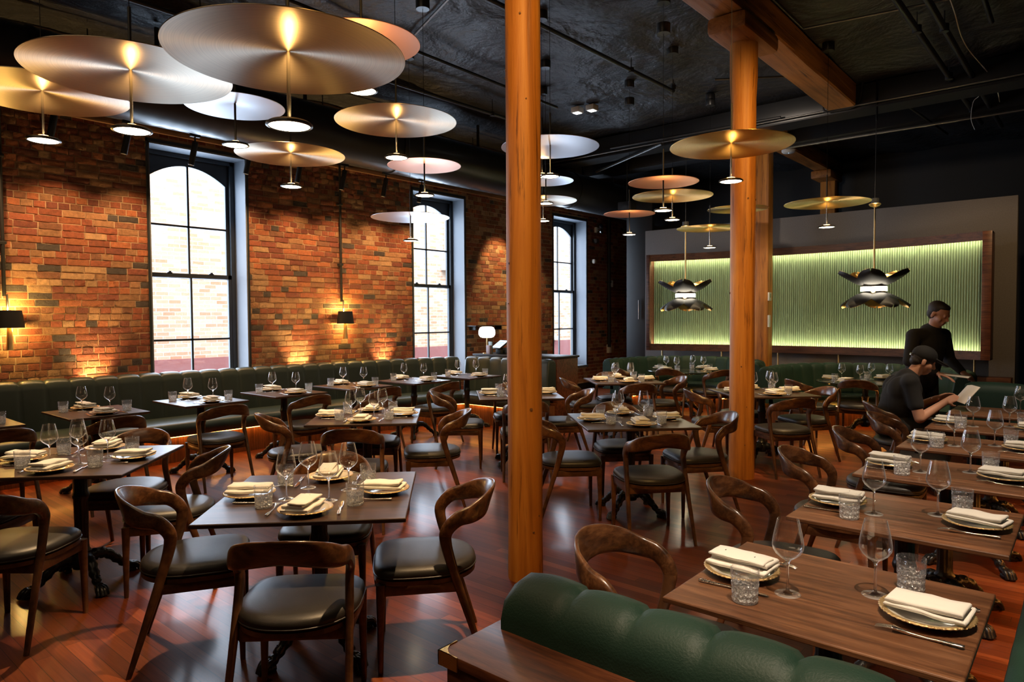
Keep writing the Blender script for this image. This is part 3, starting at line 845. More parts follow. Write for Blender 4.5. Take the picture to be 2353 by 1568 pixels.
# ------------------------------------------------------------------ disc pendants
def make_disc(R, mat, big):
    r = empty('disc_pendant')
    prof = [(.006, .0185), (R, -.004), (R + .001, -.006), (R, -.008), (.006, .0145)]
    MB().lathe(prof, 96).build('disc', mat, r, ang=20)
    MB().tube([(0, 0, -.27), (0, 0, .02)], .0075, 12).build('stem', M['steel'] if big else M['iron'], r)
    MB().tube([(0, 0, .02), (0, 0, .32)], .008, 10).build('upper_rod', M['matte'], r)
    h = MB().lathe([(0, -.262), (.052, -.262), (.080, -.268), (.091, -.276), (.092, -.283), (.083, -.287), (.079, -.283)], 40).build('lamp_head', M['iron'], r)
    MB().lathe([(0, -.2835), (.080, -.2835)], 32).build('led_panel', M['puck'], h)
    MB().lathe([(.018, -.255), (.032, -.255), (.032, -.262), (.018, -.262)], 20).build('up_light', M['lens'], h)
    return r
DISCS = [
 ((6.198, -10.041, 2.672), 'L', 'd_champ', 'largest champagne disc pendant, closest to the camera'),
 ((5.053, -10.204, 2.825), 'L', 'd_champ', 'champagne disc pendant left of the largest disc'),
 ((3.85, -10.25, 2.975), 'L', 'd_champ', 'champagne disc pendant cut by the left photo edge'),
 ((5.381, -9.054, 3.232), 'S', 'd_copper', 'copper disc pendant half hidden behind the largest disc'),
 ((3.949, -9.087, 3.146), 'S', 'd_silver', 'pewter disc pendant under and behind the champagne discs'),
 ((4.544, -8.093, 3.136), 'L', 'd_champ', 'champagne disc pendant left of the near column, over the duct'),
 ((3.264, -8.219, 3.059), 'L', 'd_champ', 'champagne disc pendant beside the first window head'),
 ((3.866, -7.187, 3.044), 'S', 'd_copper', 'small copper disc pendant over the second window'),
 ((2.451, -6.129, 2.813), 'L', 'd_silver', 'low silvery disc pendant in front of the second window'),
 ((4.706, -6.34, 3.235), 'L', 'd_silver', 'pewter disc pendant passing behind the near column'),
 ((4.282, -5.923, 3.36), 'S', 'd_copper', 'copper disc pendant just above and behind the pewter one by the column'),
 ((3.478, -4.815, 3.302), 'S', 'd_silver', 'small pewter disc pendant low behind the near column'),
 ((2.834, -4.041, 3.227), 'L', 'd_champ', 'lowest champagne disc pendant right behind the near column'),
 ((6.51, -6.388, 2.942), 'L', 'd_gold', 'gold disc pendant in front of the far column'),
 ((5.417, -5.431, 2.94), 'S', 'd_copper', 'copper disc pendant between the columns, upper one'),
 ((4.871, -4.182, 3.031), 'L', 'd_gold', 'gold disc pendant just under the upper copper disc between columns'),
 ((3.884, -3.501, 2.999), 'S', 'd_copper', 'lower copper disc pendant before the third window'),
 ((4.455, -2.232, 2.876), 'L', 'd_gold', 'gold disc pendant above the left green booth'),
 ((4.347, -.969, 3.307), 'L', 'd_gold', 'dull gold disc pendant behind the far column'),
 ((6.297, -3.139, 2.917), 'L', 'd_gold', 'gold disc pendant before the grey panel wall, right of the post'),
]
for p, sz, mt, lb in DISCS:
    R = .465 if sz == 'L' else .3425
    root = instance(('disc', sz, mt), lambda: make_disc(R, M[mt], sz == 'L'), p, 0, lb, 'pendant lamp', 'disc pendants')
    # suspension cable and ceiling rose have a length of their own
    h = ZC - p[2]
    MB().tube([(0, 0, .3), (0, 0, h)], .0022, 6).build('cable', M['matte'], root)
    MB().lathe([(0, h - .075), (.062, h - .075), (.065, h - .07), (.065, h + .02)], 28).build('ceiling_rose', M['duct'], root)
    if sz == 'L' or mt == 'd_copper': spot((p[0] + .012, p[1], p[2] - .245), (p[0] + .012, p[1], p[2]), 5.0 if mt != 'd_silver' else .8, 128, .4, (1, .60, .22), .015)

# ------------------------------------------------------------------ flower pendants
def make_flower():
    r = empty('flower_pendant')
    MB().lathe([(0, -.028), (.160, -.03), (.160, .03), (0, .028)], 40).build('drum_diffuser', M['drum'], r)
    MB().lathe([(0, .03), (.16, .03), (.13, .06), (.05, .09), (.02, .10), (0, .10)], 32).build('crown_plate', M['brassm'], r)
    MB().lathe([(.0, -.06), (.05, -.055), (.12, -.036), (.16, -.03), (0, -.03)], 32).build('lower_plate', M['brassm'], r)
    MB().tube([(0, 0, .09), (0, 0, 1.10)], .011, 12).build('brass_rod', M['brassm'], r)
    MB().lathe([(.012, 1.09), (.06, 1.11), (.075, 1.13), (.07, 1.14), (0, 1.14)], 28).build('rod_cup', M['brassm'], r)
    MB().lathe([(0, 1.14), (.05, 1.14), (.05, 1.21), (0, 1.21)], 24).build('cup_cap', M['matte'], r)
    for k in range(10):
        up = k % 2 == 0
        ang = 2 * pi * (k // 2) / 5 + (0 if up else pi / 5) + .12
        s = 1 if up else -1
        def petal(off):
            rows = []
            for i in range(13):
                u = i / 12
                rad = .10 + .35 * u
                zz = s * (.030 + .185 * u ** 1.35)
                w = .172 * sqrt(max(0.0, 1 - (2 * (.035 + .965 * u ** .9) - 1) ** 2)) if u < 1 else .01
                row = []
                for j in range(11):
                    t = -1 + 2 * j / 10
                    lift = .045 * t * t
                    x = rad - lift * .5; y = w * t; z = zz + s * lift * .9
                    # offset towards the inside face (towards the lamp)
                    row.append((x - off * .6, y * (1 - off * 1.5), z + s * off))
                rows.append(row)
            return rows
        Mx = RZ(ang)
        a = petal(0.0); b = petal(.0035)
        p = MB().grid(a, Mx).build('petal', M['matte'], r)
        MB().grid(b, Mx).build('petal_lining', M['brass'], p)
    return r
for p, lb in (((3.54, -1.14, 1.95), 'black and gold petal pendant over the left round booth table'), ((6.42, -1.43, 1.96), 'black and gold petal pendant over the right round booth table')):
    root = instance('flower', make_flower, p, 1.2 if p[0] < 5 else .95, lb, 'pendant lamp', 'petal pendants')
    h = ZC - p[2]
    MB().tube([(0, 0, 1.2), (.01, 0, h)], .004, 6).build('cord', M['matte'], root)
    MB().tube([(0.012, 0, h - .55), (.012, 0, h)], .012, 8).build('cord_tube', M['matte'], root)
    point((p[0], p[1], p[2] + .16), 3.5, (1, .75, .42), .05); point((p[0], p[1], p[2] - .16), 4.5, (1, .75, .42), .05)

# ------------------------------------------------------------------ grey panel wall with the curved fluted feature
mb = MB(); mb.box(1.81, 7.82, .60, .80, 0, 3.315, .004); struct(mb.build('wall_feature', M['grey']), 'grey fabric covered panel wall')
XA, XB = 2.18, 7.585
def arc_y(x, sag=.44, base=0.0):
    u = (x - XA) / (XB - XA); return base + sag * (1 - (2 * u - 1) ** 2)
FZ0, FZ1 = .965, 2.775
fp = tag(empty('feature_panel', ((XA + XB) / 2, 0, 0)), 'curved wood framed fluted green panel glowing at top and bottom', 'wall panel')
ox = (XA + XB) / 2
def curved_bar(z0, z1, y0, y1, name, mat, par, n=48, xa=XA, xb=XB):
    rings = []
    for i in range(n + 1):
        x = xa + (xb - xa) * i / n; y = arc_y(x)
        rings.append([(x - ox, y + y0, z0), (x - ox, y + y0, z1), (x - ox, y + y1, z1), (x - ox, y + y1, z0)])
    return MB().stack(rings).build(name, mat, par)
fr = curved_bar(FZ1 - .125, FZ1, -.02, .02, 'top_rail', M['frame'], fp)
fr2 = curved_bar(FZ0, FZ0 + .125, -.02, .02, 'bottom_rail', M['frame'], fp)
MB().box(XA - ox, XA - ox + .075, -.02, .20, FZ0, FZ1, .003).build('side_rail', M['frame'], fp)
MB().box(XB - ox - .115, XB - ox + .0, -.02, .30, FZ0, FZ1, .003).build('side_rail', M['cab'], fp)
rows = [[], []]
nf = 150
pts = []
for i in range(nf * 6 + 1):
    x = XA + .07 + (XB - XA - .18) * i / (nf * 6)
    ph = (i % 6) / 6
    pts.append((x - ox, arc_y(x) + .135 - .022 * abs(sin(pi * ph)), 0))
MB().grid([[(p[0], p[1], FZ0 + .02) for p in pts], [(p[0], p[1], FZ1 - .02) for p in pts]]).build('fluted_panel', M['flute'], fp, ang=70)
curved_bar(FZ1 - .03, FZ1 - .002, .02, .15, 'top_return', M['frame'], fp); curved_bar(FZ0 + .002, FZ0 + .03, .02, .15, 'bottom_return', M['frame'], fp)
def led_line(z, name, flip):
    rings = []
    for i in range(41):
        x = XA + .09 + (XB - XA - .22) * i / 40; y = arc_y(x)
        rings.append([(x - ox, y + .03, z), (x - ox, y + .05, z), (x - ox, y + .05, z + .006), (x - ox, y + .03, z + .006)])
    MB().stack(rings).build(name, M['ledg'], fp)
led_line(FZ1 - .085, 'led_strip', 1); led_line(FZ0 + .079, 'led_strip', 0)
# wood wainscot ledge behind the booths and its brass posts
mb = MB(); mb.box(1.85, 7.80, .30, .595, 0, .70, .006); w = tag(mb.build('ledge_cabinet', M['cab']), 'dark wood ledge running behind the two green booths', 'ledge')
for x in (2.334, 3.50, 4.48, 5.474, 6.467, 7.363):
    y = arc_y(x) + .08
    y = max(y, .33)
    tag(MB().tube([(0, 0, .701), (0, 0, FZ0 - .001)], .014, 14).build('brass_post', M['brassm'], None, (x, y, 0)), 'short brass post holding the curved panel above the ledge', 'post', 'brass posts under the curved panel')

# black joinery at the far left corner and far right
mb = MB(); mb.box(1.20, 1.80, .9, 1.0, 0, 4.3, .004); dd = struct(mb.build('door_1', M['matte'])); mb = MB(); mb.box(1.5, 1.515, .86, .885, 1.55, 1.95, .003); mb.build('door_handle', M['steel'], dd)
mb = MB()
mb.box(7.95, X1 - .02, .95, 1.0, 0, ZC - .1)
for i in range(24):
    for j in range(8):
        mb.box(7.97 + .22 * j, 8.17 + .22 * j, .935, .955, .05 + .16 * i, .19 + .16 * i, .003)
struct(mb.build('wall_tiled', plain('black_glazed_tile', (.012, .013, .014), .22)), 'black tiled wall right of the grey panel')

# ------------------------------------------------------------------ channel tufted upholstery
def resample(path, step):
    path = [V(p) for p in path]
    d = [0.0]
    for a, b in zip(path[:-1], path[1:]): d.append(d[-1] + (b - a).length)
    n = max(1, round(d[-1] / step)); out = []
    for i in range(n + 1):
        s = d[-1] * i / n
        j = 0
        while j < len(d) - 2 and d[j + 1] < s: j += 1
        t = 0 if d[j + 1] == d[j] else (s - d[j]) / (d[j + 1] - d[j])
        out.append(path[j].lerp(path[j + 1], t))
    return out, d[-1]
def tufted(path, inward, prof, chan, bulge, sub=6, name='back', mat=None, parent=None, seed=0):
    """Sweep a closed (offset, z) profile along an xy path; every channel bulges. inward(+1/-1): side of the path that the front faces."""
    pts, ln = resample(path, .012)
    n = max(1, round(ln / chan))
    fine, _ = resample(path, ln / (n * sub))
    rings = []
    zmid = max(z for o, z in prof)
    for i, p in enumerate(fine):
        a = fine[max(i - 1, 0)]; b = fine[min(i + 1, len(fine) - 1)]
        t = (b - a).normalized(); nn = V((-t.y, t.x, 0)) * inward
        ph = (i % sub) / sub
        k = (abs(sin(pi * ph)) ** .28) if sub > 1 else 1
        c = V((0, 0, 0))
        ring = []
        cx = sum(o for o, z in prof) / len(prof); cz = sum(z for o, z in prof) / len(prof)
        for o, z in prof:
            dx, dz = o - cx, z - cz
            l = sqrt(dx * dx + dz * dz) or 1
            e = (k - 1) * bulge
            wob = .003 * noise.noise(V((p.x * 6 + seed, p.y * 6, z * 5)))
            ring.append(V((p.x, p.y, 0)) + nn * (o + (dx / l) * e * (1 if o > cx - .02 else 0) + wob) + V((0, 0, z + max(0, dz / l) * e)))
        rings.append(ring)
    # close the ends softly
    def cap(r, s):
        c = sum(r, V()) / len(r)
        return [c + (q - c) * s for q in r]
    rings = [cap(rings[0], .02), cap(rings[0], .9)] + rings + [cap(rings[-1], .9), cap(rings[-1], .02)]
    return MB().stack(rings, cap=False).build(name, mat or M['greenl'], parent, ang=70)

def back_prof(z0, z1, front=.0, th=.15, lean=.05):
    return [(-th, z0), (-th, z1 - .06), (-th + .02, z1 - .02), (-th * .6, z1), (-.02, z1 - .005), (front + .015, z1 - .035), (front + .025, z1 - .10), (front + lean * .6 + .02, (z0 + z1) / 2), (front + lean + .02, z0)]
def seat_prof(w, z0, z1):
    return [(.0, z0), (.0, z1), (w * .5, z1 + .012), (w - .05, z1), (w - .012, z1 - .02), (w, z1 - .07), (w - .012, z0 + .02), (w - .04, z0)]

# long banquette under the windows
bq = tag(empty('banquette', (.4, -8, 0)), 'long dark green channel-back banquette under the brick wall windows', 'banquette')
def off(path): return [(p[0] - .4, p[1] + 8, 0) for p in path]
main = catmull([(.34, -11.9, 0), (.34, -9.5, 0), (.36, -7.5, 0), (.42, -6.0, 0), (.55, -5.0, 0), (.74, -4.3, 0), (.93, -3.80, 0)], 12)
ret = [(.93, -3.66, 0), (1.4, -3.60, 0), (2.6, -3.60, 0)]
tufted(off(main), -1, back_prof(.40, .985), .235, .028, 12, 'channel_back', M['slatel'], bq)
tufted(off(ret), -1, back_prof(.40, .985), .235, .028, 12, 'channel_back', M['slatel'], bq)
def cushions(path, inward, w, step, parent, z0=.30, z1=.455):
    pts, ln = resample(path, .02)
    n = max(1, round(ln / step)); per = len(pts) // n
    for i in range(n):
        seg = pts[i * per: (i + 1) * per + 1] if i < n - 1 else pts[i * per:]
        if len(seg) < 3: continue
        tufted([p for p in seg], inward, seat_prof(w, z0, z1), 99, 0, 40, 'seat_cushion', M['slatel'] if parent is bq else None, parent, i)
cushions(off(main), -1, .62, 1.12, bq); cushions(off([(1.3, -3.62, 0), (2.6, -3.60, 0)]), -1, .62, 1.3, bq)
def plinth(path, inward, d0, d1, z1, name, mat, parent):
    fine, _ = resample(path, .08); rings = []
    for i, p in enumerate(fine):
        a = fine[max(i - 1, 0)]; b = fine[min(i + 1, len(fine) - 1)]
        t = (b - a).normalized(); nn = V((-t.y, t.x, 0)) * inward
        rings.append([p + nn * d0, p + nn * d1, p + nn * d1 + V((0, 0, z1)), p + nn * d0 + V((0, 0, z1))])
    return MB().stack(rings).build(name, mat, parent)
plinth(off(main), -1, -.12, .50, .285, 'plinth', M['plinth'], bq); plinth(off([(.9, -3.62, 0), (2.6, -3.60, 0)]), -1, -.12, .50, .285, 'plinth', M['plinth'], bq)
def ledstrip(path, inward, d, z, parent, mat=None):
    fine, _ = resample(path, .1); rings = []
    for i, p in enumerate(fine):
        a = fine[max(i - 1, 0)]; b = fine[min(i + 1, len(fine) - 1)]
        t = (b - a).normalized(); nn = V((-t.y, t.x, 0)) * inward
        rings.append([p + nn * d + V((0, 0, z)), p + nn * (d + .012) + V((0, 0, z)), p + nn * (d + .012) + V((0, 0, z + .006)), p + nn * d + V((0, 0, z + .006))])
    return MB().stack(rings).build('led_strip', mat or M['led'], parent)
ledstrip(off(main), -1, .53, .288, bq); ledstrip(off([(1.4, -3.60, 0), (2.6, -3.60, 0)]), -1, .53, .288, bq)

# curved booths
def booth(cx, cy, label, ra=.55):
    R = 1.10
    r = tag(empty('curved_booth', (cx, cy, 0)), label, 'booth')
    path = [(-R, -.55, 0), (-R, -.3, 0)] + [(R * cos(a), R * sin(a), 0) for a in [pi - pi * i / 40 for i in range(41)]] + ([(R, -.3, 0), (R, -ra, 0)] if ra > .3 else [(R, -.02, 0)])
    tufted(path, -1, back_prof(.38, .893, 0, .15), .21, .026, 10, 'channel_back', None, r)
    pts, ln = resample(path, .02)
    k = len(pts) // 3
    for i in range(3): tufted(pts[i * k:(i + 1) * k + 1], -1, seat_prof(.46, .30, .44), 99, 0, 40, 'seat_cushion', None, r, i)
    plinth(path, -1, -.14, .42, .285, 'plinth', M['plinth'], r)
    ledstrip(path, -1, .44, .288, r)
    return r
booth(3.54, -1.15, 'left curved green channel-back booth before the fluted panel', .02)
booth(6.34, -1.47, 'right curved green channel-back booth before the fluted panel')

# bench along the right row, near and far end partitions
rb = tag(empty('banquette', (8.9, -7, 0)), 'green banquette running along the right row of tables', 'banquette')
pr = [(.10, -3.0, 0), (.10, 3.1, 0)]
tufted(pr, 1, back_prof(.40, .95), .44, .03, 8, 'channel_back', None, rb)
cushions(pr, 1, .52, 1.5, rb); plinth(pr, 1, -.12, .42, .285, 'plinth', M['plinth'], rb); ledstrip(pr, 1, .44, .288, rb)

def partition(name, y0, x0, x1, label, facing, chan, ztop, wood_h, cab_d, brass):
    r = tag(empty(name, (x0, y0, 0)), label, 'partition')
    w = x1 - x0
    cab = MB().box(0, w, 0, cab_d - .01, 0, wood_h - .03, .003).build('cabinet', M['cab'], r)
    MB().box(-.012, w, -.012, cab_d + .2, wood_h - .03, wood_h, .005).build('ledge_top', M['cab'], r)
    if brass:
        MB().box(.06, .5, -.004, .0, .05, wood_h - .09, .003).build('inset_panel', M['cab'], cab)
        mb = MB(); mb.box(-.016, .052, -.016, -.0125, wood_h - .036, wood_h + .0015); mb.box(-.016, -.0125, -.016, .052, wood_h - .036, wood_h + .0015)
        k = 14
        for i in range(k):
            a = pi / 2 * i / k; b = pi / 2 * (i + 1) / k
            q = lambda g: (.064 - .064 * sin(g) - .016, .064 - .064 * cos(g) - .016)
            (xa, ya), (xb, yb) = q(a), q(b)
            mb.add([(-.016, -.016, wood_h + .0015), (xa, ya, wood_h + .0015), (xb, yb, wood_h + .0015)], [(0, 1, 2)])
        c = mb.build('brass_corner', plain('engraved_brass', (.78, .55, .18), .35, metal=1, bmp=.5, bscale=240), r, recalc=False)
        for x in (.006, .038): MB().lathe([(.0, -.0035), (.0022, -.003), (.0028, 0)], 10, T(x, -.016, wood_h - .017) @ RX(pi / 2)).build('screw', M['iron'], c)
    # padded roll on top
    yy = cab_d + .0
    prof = [(0, wood_h - .34), (0, ztop - .10), (.015, ztop - .045), (.06, ztop - .010), (.11, ztop), (.17, ztop - .02), (.20, ztop - .07), (.205, ztop - .2), (.20, wood_h - .34)]
    return r, prof, yy
r, prof, yy = partition('bench_partition', -10.385, 7.442, 9.75, 'wooden partition with brass corner and padded green top, closest to the camera', 1, .185, .895, .76, .175, True)
tufted([(.03, yy, 0), (2.28, yy, 0)], 1, prof, .187, .020, 10, 'padded_back', None, r)
r, prof, yy = partition('bench_partition', -3.75, 7.74, 9.75, 'padded green bench end at the far end of the right row', 1, .44, .965, .60, .10, False)
tufted([(.0, yy - .12, 0), (1.98, yy - .12, 0)], 1, prof, .46, .03, 10, 'padded_back', None, r)
# ------------------------------------------------------------------ chair
def make_chair():
    r = empty('dining_chair')
    key = [((-.236, -.275, 0), (0, 1, .1), .0115, .0115), ((-.227, -.205, .22), (0, 1, .25), .0165, .0145), ((-.219, -.135, .44), (0, 1, .3), .022, .016), ((-.215, -.100, .57), (0, 1, .15), .026, .017),
           ((-.219, -.100, .635), (0, .95, .2), .030, .018), ((-.218, -.150, .688), (0, .62, .75), .035, .0175), ((-.204, -.218, .706), (.0, .25, .97), .041, .0145), ((-.158, -.278, .730), (0, -.08, 1), .049, .0125), ((-.080, -.316, .750), (0, -.32, .95), .056, .011), ((0, -.328, .757), (0, -.42, .91), .058, .0105)]
    mir = [((-p[0], p[1], p[2]), a, w, t) for p, a, w, t in reversed(key[:-1])]
    full = key + mir
    pts = catmull([k[0] for k in full], 6)
    frames = []
    for i, p in enumerate(pts):
        s = i / 6; k = min(int(s), len(full) - 2); u = s - k
        a = V(full[k][1]).lerp(V(full[k + 1][1]), u); w = full[k][2] * (1 - u) + full[k + 1][2] * u; t = full[k][3] * (1 - u) + full[k + 1][3] * u
        tg = (pts[min(i + 1, len(pts) - 1)] - pts[max(i - 1, 0)]).normalized()
        a = (a - tg * a.dot(tg)).normalized(); b = tg.cross(a)
        frames.append((p, a * w, b * t))
    c0 = 4 * 6 - 2; n = len(frames)
    MB().sweep(frames[c0:n - c0], 16, 2.8).build('backrest', M['crest'], r, ang=60)
    MB().sweep(frames[:c0 + 1], 14, 2.6).build('leg', M['chair'], r, ang=60)
    MB().sweep(frames[n - c0 - 1:], 14, 2.6).build('leg', M['chair'], r, ang=60)
    for sx in (-1, 1):
        fr = []
        for z, h, o in ((0, .0115, .004), (.03, .0125, .004), (.25, .017, .002), (.36, .021, 0), (.41, .022, 0)):
            fr.append((V((sx * (.213 + o), .198 + o, z)), V((h, 0, 0)), V((0, h, 0))))
        MB().sweep(fr, 14, 3.2).build('leg', M['chair'], r, ang=60)
    def outline(s, dz):
        out = []
        for k in range(56):
            g = 2 * pi * k / 56; c, q = cos(g), sin(g)
            p = 4.2 if q > 0 else 2.25
            px = math.copysign(abs(c) ** (2 / p), c) * .240; py = math.copysign(abs(q) ** (2 / p), q) * (.232 if q > 0 else .250)
            out.append(V((px * s, py * s, dz)))
        return out
    MB().stack([outline(.95, .400), outline(1.0, .404), outline(1.0, .424), outline(.97, .427)]).build('seat_frame', M['chair'], r, ang=50)
    cu = MB().stack([outline(.97, .428), outline(1.005, .434), outline(1.015, .446), outline(1.0, .462), outline(.95, .474), outline(.82, .482), outline(.5, .487), outline(.05, .488)]).build('seat', M['seat'], r, ang=80)
    mb = MB()
    pts2 = outline(1.012, .437); mb.tube(pts2 + [pts2[0]], .004, 6, cap=False); mb.build('piping', M['seat'], cu)
    mb = MB()
    mb.box(-.20, .20, .185, .208, .352, .402, .004); mb.box(-.205, .205, -.155, -.132, .352, .406, .004)
    for sx in (-1, 1): mb.box(sx * .214 - .011, sx * .214 + .011, -.15, .2, .355, .402, .004)
    mb.build('seat_rail', M['chair'], r)
    return r

# ------------------------------------------------------------------ tables
def pedestal(r, dz=0.0):
    def fl(rad, z, a):
        return rad * (1 + .055 * cos(a * 12)) if .24 < z < .53 or .57 < z < .69 else rad
    prof = [(.0, .10), (.05, .10), (.062, .13), (.058, .17), (.045, .19), (.050, .205), (.040, .22), (.036, .245), (.035, .30), (.036, .40), (.037, .52), (.044, .532), (.047, .545), (.043, .56), (.037, .575), (.036, .68), (.045, .70), (.06, .715), (.06, .73), (0, .73)]
    if dz: prof = [(q, z - dz if z > .5 else z) for q, z in prof]
    MB().lathe(prof, 48, fn=fl).build('column', M['iron'], r, ang=50)
    MB().box(-.15, .15, -.15, .15, .722 - dz, .731 - dz, .003).build('mounting_plate', M['iron'], r)
    for k in range(4):
        Mx = RZ(pi / 4 + pi / 2 * k)
        path = catmull([(.03, 0, .15), (.08, 0, .165), (.14, 0, .150), (.20, 0, .095), (.25, 0, .05), (.285, 0, .035)], 5)
        rad = [.040 - .016 * min(1, i / (len(path) - 1) * 1.4) + .004 * sin(i * 1.9) for i in range(len(path))]
        mb = MB(); mb.tube(path, rad, 12, Mx)
        for j in range(9):   # acanthus scales on the knee
            u = j / 8; q = path[int(u * (len(path) - 6)) + 2]
            for s in (-1, 1):
                mb.lathe([(0, -.012), (.009, -.006), (.011, 0), (.006, .01), (0, .012)], 8, Mx @ T(q.x, s * (.016 - .006 * u), q.z + .022 - .008 * u) @ RX(-s * .7))
        for s, o in ((-1.5, 0), (-.5, .012), (.5, .012), (1.5, 0)):   # paw
            mb.tube(catmull([(.262, s * .010, .050), (.29 + o, s * .014, .046), (.31 + o, s * .016, .024), (.318 + o, s * .016, .006)], 4), [.012] * 4 + [.014] * 4 + [.012] * 4 + [.006], 10, Mx)
        mb.tube([(.25, 0, .001), (.30, 0, .001)], .02, 10, Mx @ T(0, 0, .012))
        mb.build('leg', M['iron'], r, ang=50)

def make_table(w, d, mat='table_dim'):
    r = empty('dining_table')
    mb = MB()
    b = .004
    def rect(e, z): return [V((-w / 2 + e, -d / 2 + e, z)), V((w / 2 - e, -d / 2 + e, z)), V((w / 2 - e, d / 2 - e, z)), V((-w / 2 + e, d / 2 - e, z))]
    mb.stack([rect(.055, .7305), rect(.012, .738), rect(.002, .742), rect(0, .744), rect(0, .756), rect(b * .4, .7588), rect(b, .76)])
    mb.build('table_top', M[mat], r, ang=20)
    pedestal(r)
    for x, y in ((w / 2 - .1, d / 2 - .1), (-w / 2 + .1, -d / 2 + .1)): MB().lathe([(0, .715), (.012, .715), (.014, .735), (0, .735)], 12, T(x, y, 0)).build('screw_foot', M['iron'], r)
    return r
def make_round():
    r = empty('round_table')
    MB().lathe([(0, .692), (.58, .692), (.612, .698), (.62, .706), (.62, .714), (.614, .72), (0, .72)], 72).build('table_top', M['marble'], r, ang=30)
    mb = MB(); mb.box(-.595, .595, -.002, .002, .7195, .7208); mb.build('brass_inlay', M['brass'], r)
    pedestal(r, .04)
    return r

# ------------------------------------------------------------------ tableware
def make_plate():
    r = MB().lathe([(0, .004), (.055, .004), (.060, .0), (.066, .002), (.085, .012), (.108, .019), (.112, .022), (.108, .0235), (.085, .0165), (.066, .007), (0, .0065)], 64).build('plate', M['china'])
    MB().lathe([(.1085, .0185), (.1165, .0195), (.119, .0225), (.1165, .0255), (.109, .0242), (.101, .0222)], 160, fn=lambda rr, z, a: rr + (.0018 * sin(a * 46) if rr > .11 else 0)).build('rim', M['rimgold'], r)
    return r
def make_napkin(var):
    def mk():
        rnd = random.Random(var)
        mb = MB()
        def slab(x0, x1, y0, y1, z0, z1, tilt, seed):
            nx, ny = 12, 8; top = []; 
            rings = []
            # rounded-edge cloth slab as stacked outlines
            def outl(e, z):
                o = []
                pts = [(x0 + e, y0 + e), (x1 - e, y0 + e), (x1 - e, y1 - e), (x0 + e, y1 - e)]
                for (ax, ay), (bx, by) in zip(pts, pts[1:] + pts[:1]):
                    for k in range(8):
                        u = k / 8; x = ax + (bx - ax) * u; y = ay + (by - ay) * u
                        zz = z + .006 * noise.noise(V((x * 14, y * 14, seed))) + tilt * (x - (x0 + x1) / 2)
                        o.append(V((x + .003 * noise.noise(V((y * 20, seed, 3))), y + .003 * noise.noise(V((x * 20, seed, 7))), zz)))
                return o
            h = z1 - z0
            mb.stack([outl(.004, z0), outl(0, z0 + h * .3), outl(0, z0 + h * .45), outl(.002, z0 + h * .5), outl(0, z0 + h * .55), outl(0, z0 + h * .7), outl(.004, z1), outl(.03, z1 + .001), outl(.045, z1 + .0012)])
        slab(-.10, .10, -.062, .062, .0285, .041, .0, var)
        slab(-.098, .092, -.058, .035, .0415, .057, .03 * rnd.uniform(-1, 1), var + 9)
        if var % 2: slab(-.09, .096, -.03, .05, .057, .067, .02, var + 5)
        return mb.build('napkin', M['napkin'], ang=55)
    return mk
def make_fork():
    mb = MB()
    # handle outwards (+X), tines towards the centre
    prof = [(.105, .0055, .0032), (.10, .008, .0036), (.08, .0078, .003), (.055, .0052, .0028), (.02, .0030, .0026), (-.015, .0030, .0024), (-.035, .0060, .0022), (-.048, .0105, .0018), (-.058, .0118, .0016)]
    zc = lambda x: .004 + .012 * max(0.0, (-x - .0)) / .06 * (1 if x < 0 else 0) * (1 - max(0, (-x - .05)) * 6) + (.003 if x > .06 else .003 * max(0, x) / .06)
    mb.sweep([(V((x, 0, zc(x))), V((0, w, 0)), V((0, 0, h))) for x, w, h in prof], 12, 2.2)
    for k in range(4):
        y = -.009 + .006 * k
        mb.sweep([(V((-.056, y, .0125)), V((0, .0019, 0)), V((0, 0, .0012))), (V((-.08, y, .011)), V((0, .0017, 0)), V((0, 0, .0011))), (V((-.10, y * .95, .006)), V((0, .0012, 0)), V((0, 0, .0008)))], 8, 2.4)
    for x in (.06, .075, .09, .1): 
        for s in (-1, 1): mb.lathe([(0, -.002), (.003, 0), (0, .002)], 8, T(x, s * .006, .0075))
    return mb.build('fork', M['silver'], ang=60)
def make_knife():
    mb = MB()
    prof = [(.11, .0055, .0035), (.10, .008, .0042), (.08, .0075, .004), (.05, .0062, .0038), (.02, .005, .0035), (.0, .0045, .003)]
    mb.sweep([(V((x, 0, .0045)), V((0, w, 0)), V((0, 0, h))) for x, w, h in prof], 12, 2.2)
    bl = [(.002, .0055), (-.02, .0085), (-.06, .0095), (-.09, .0085), (-.105, .005), (-.111, .0008)]
    mb.sweep([(V((x, .002 if x < -.1 else 0, .0045)), V((0, w, 0)), V((0, 0, .0008))) for x, w in bl], 10, 2.2)
    for x in (.06, .075, .09, .1):
        for s in (-1, 1): mb.lathe([(0, -.002), (.003, 0), (0, .002)], 8, T(x, s * .006, .0075))
    return mb.build('knife', M['silver'], ang=60)
def make_wine():
    out = [(0, .0), (.036, .0), (.0375, .0012), (.034, .0028), (.016, .0055), (.0062, .010), (.0042, .02), (.0036, .05), (.0036, .085), (.0050, .098), (.010, .106), (.022, .114), (.036, .126), (.0445, .140), (.0462, .152), (.0445, .168), (.0405, .190), (.0350, .215), (.0318, .229), (.0312, .2315)]
    inn = [(.0304, .2312), (.0340, .215), (.0395, .190), (.0435, .168), (.0451, .152), (.0434, .141), (.035, .128), (.021, .1165), (.009, .110), (0, .1085)]
    return MB().lathe(out + inn, 40).build('wine_glass', M['glass'], ang=80)
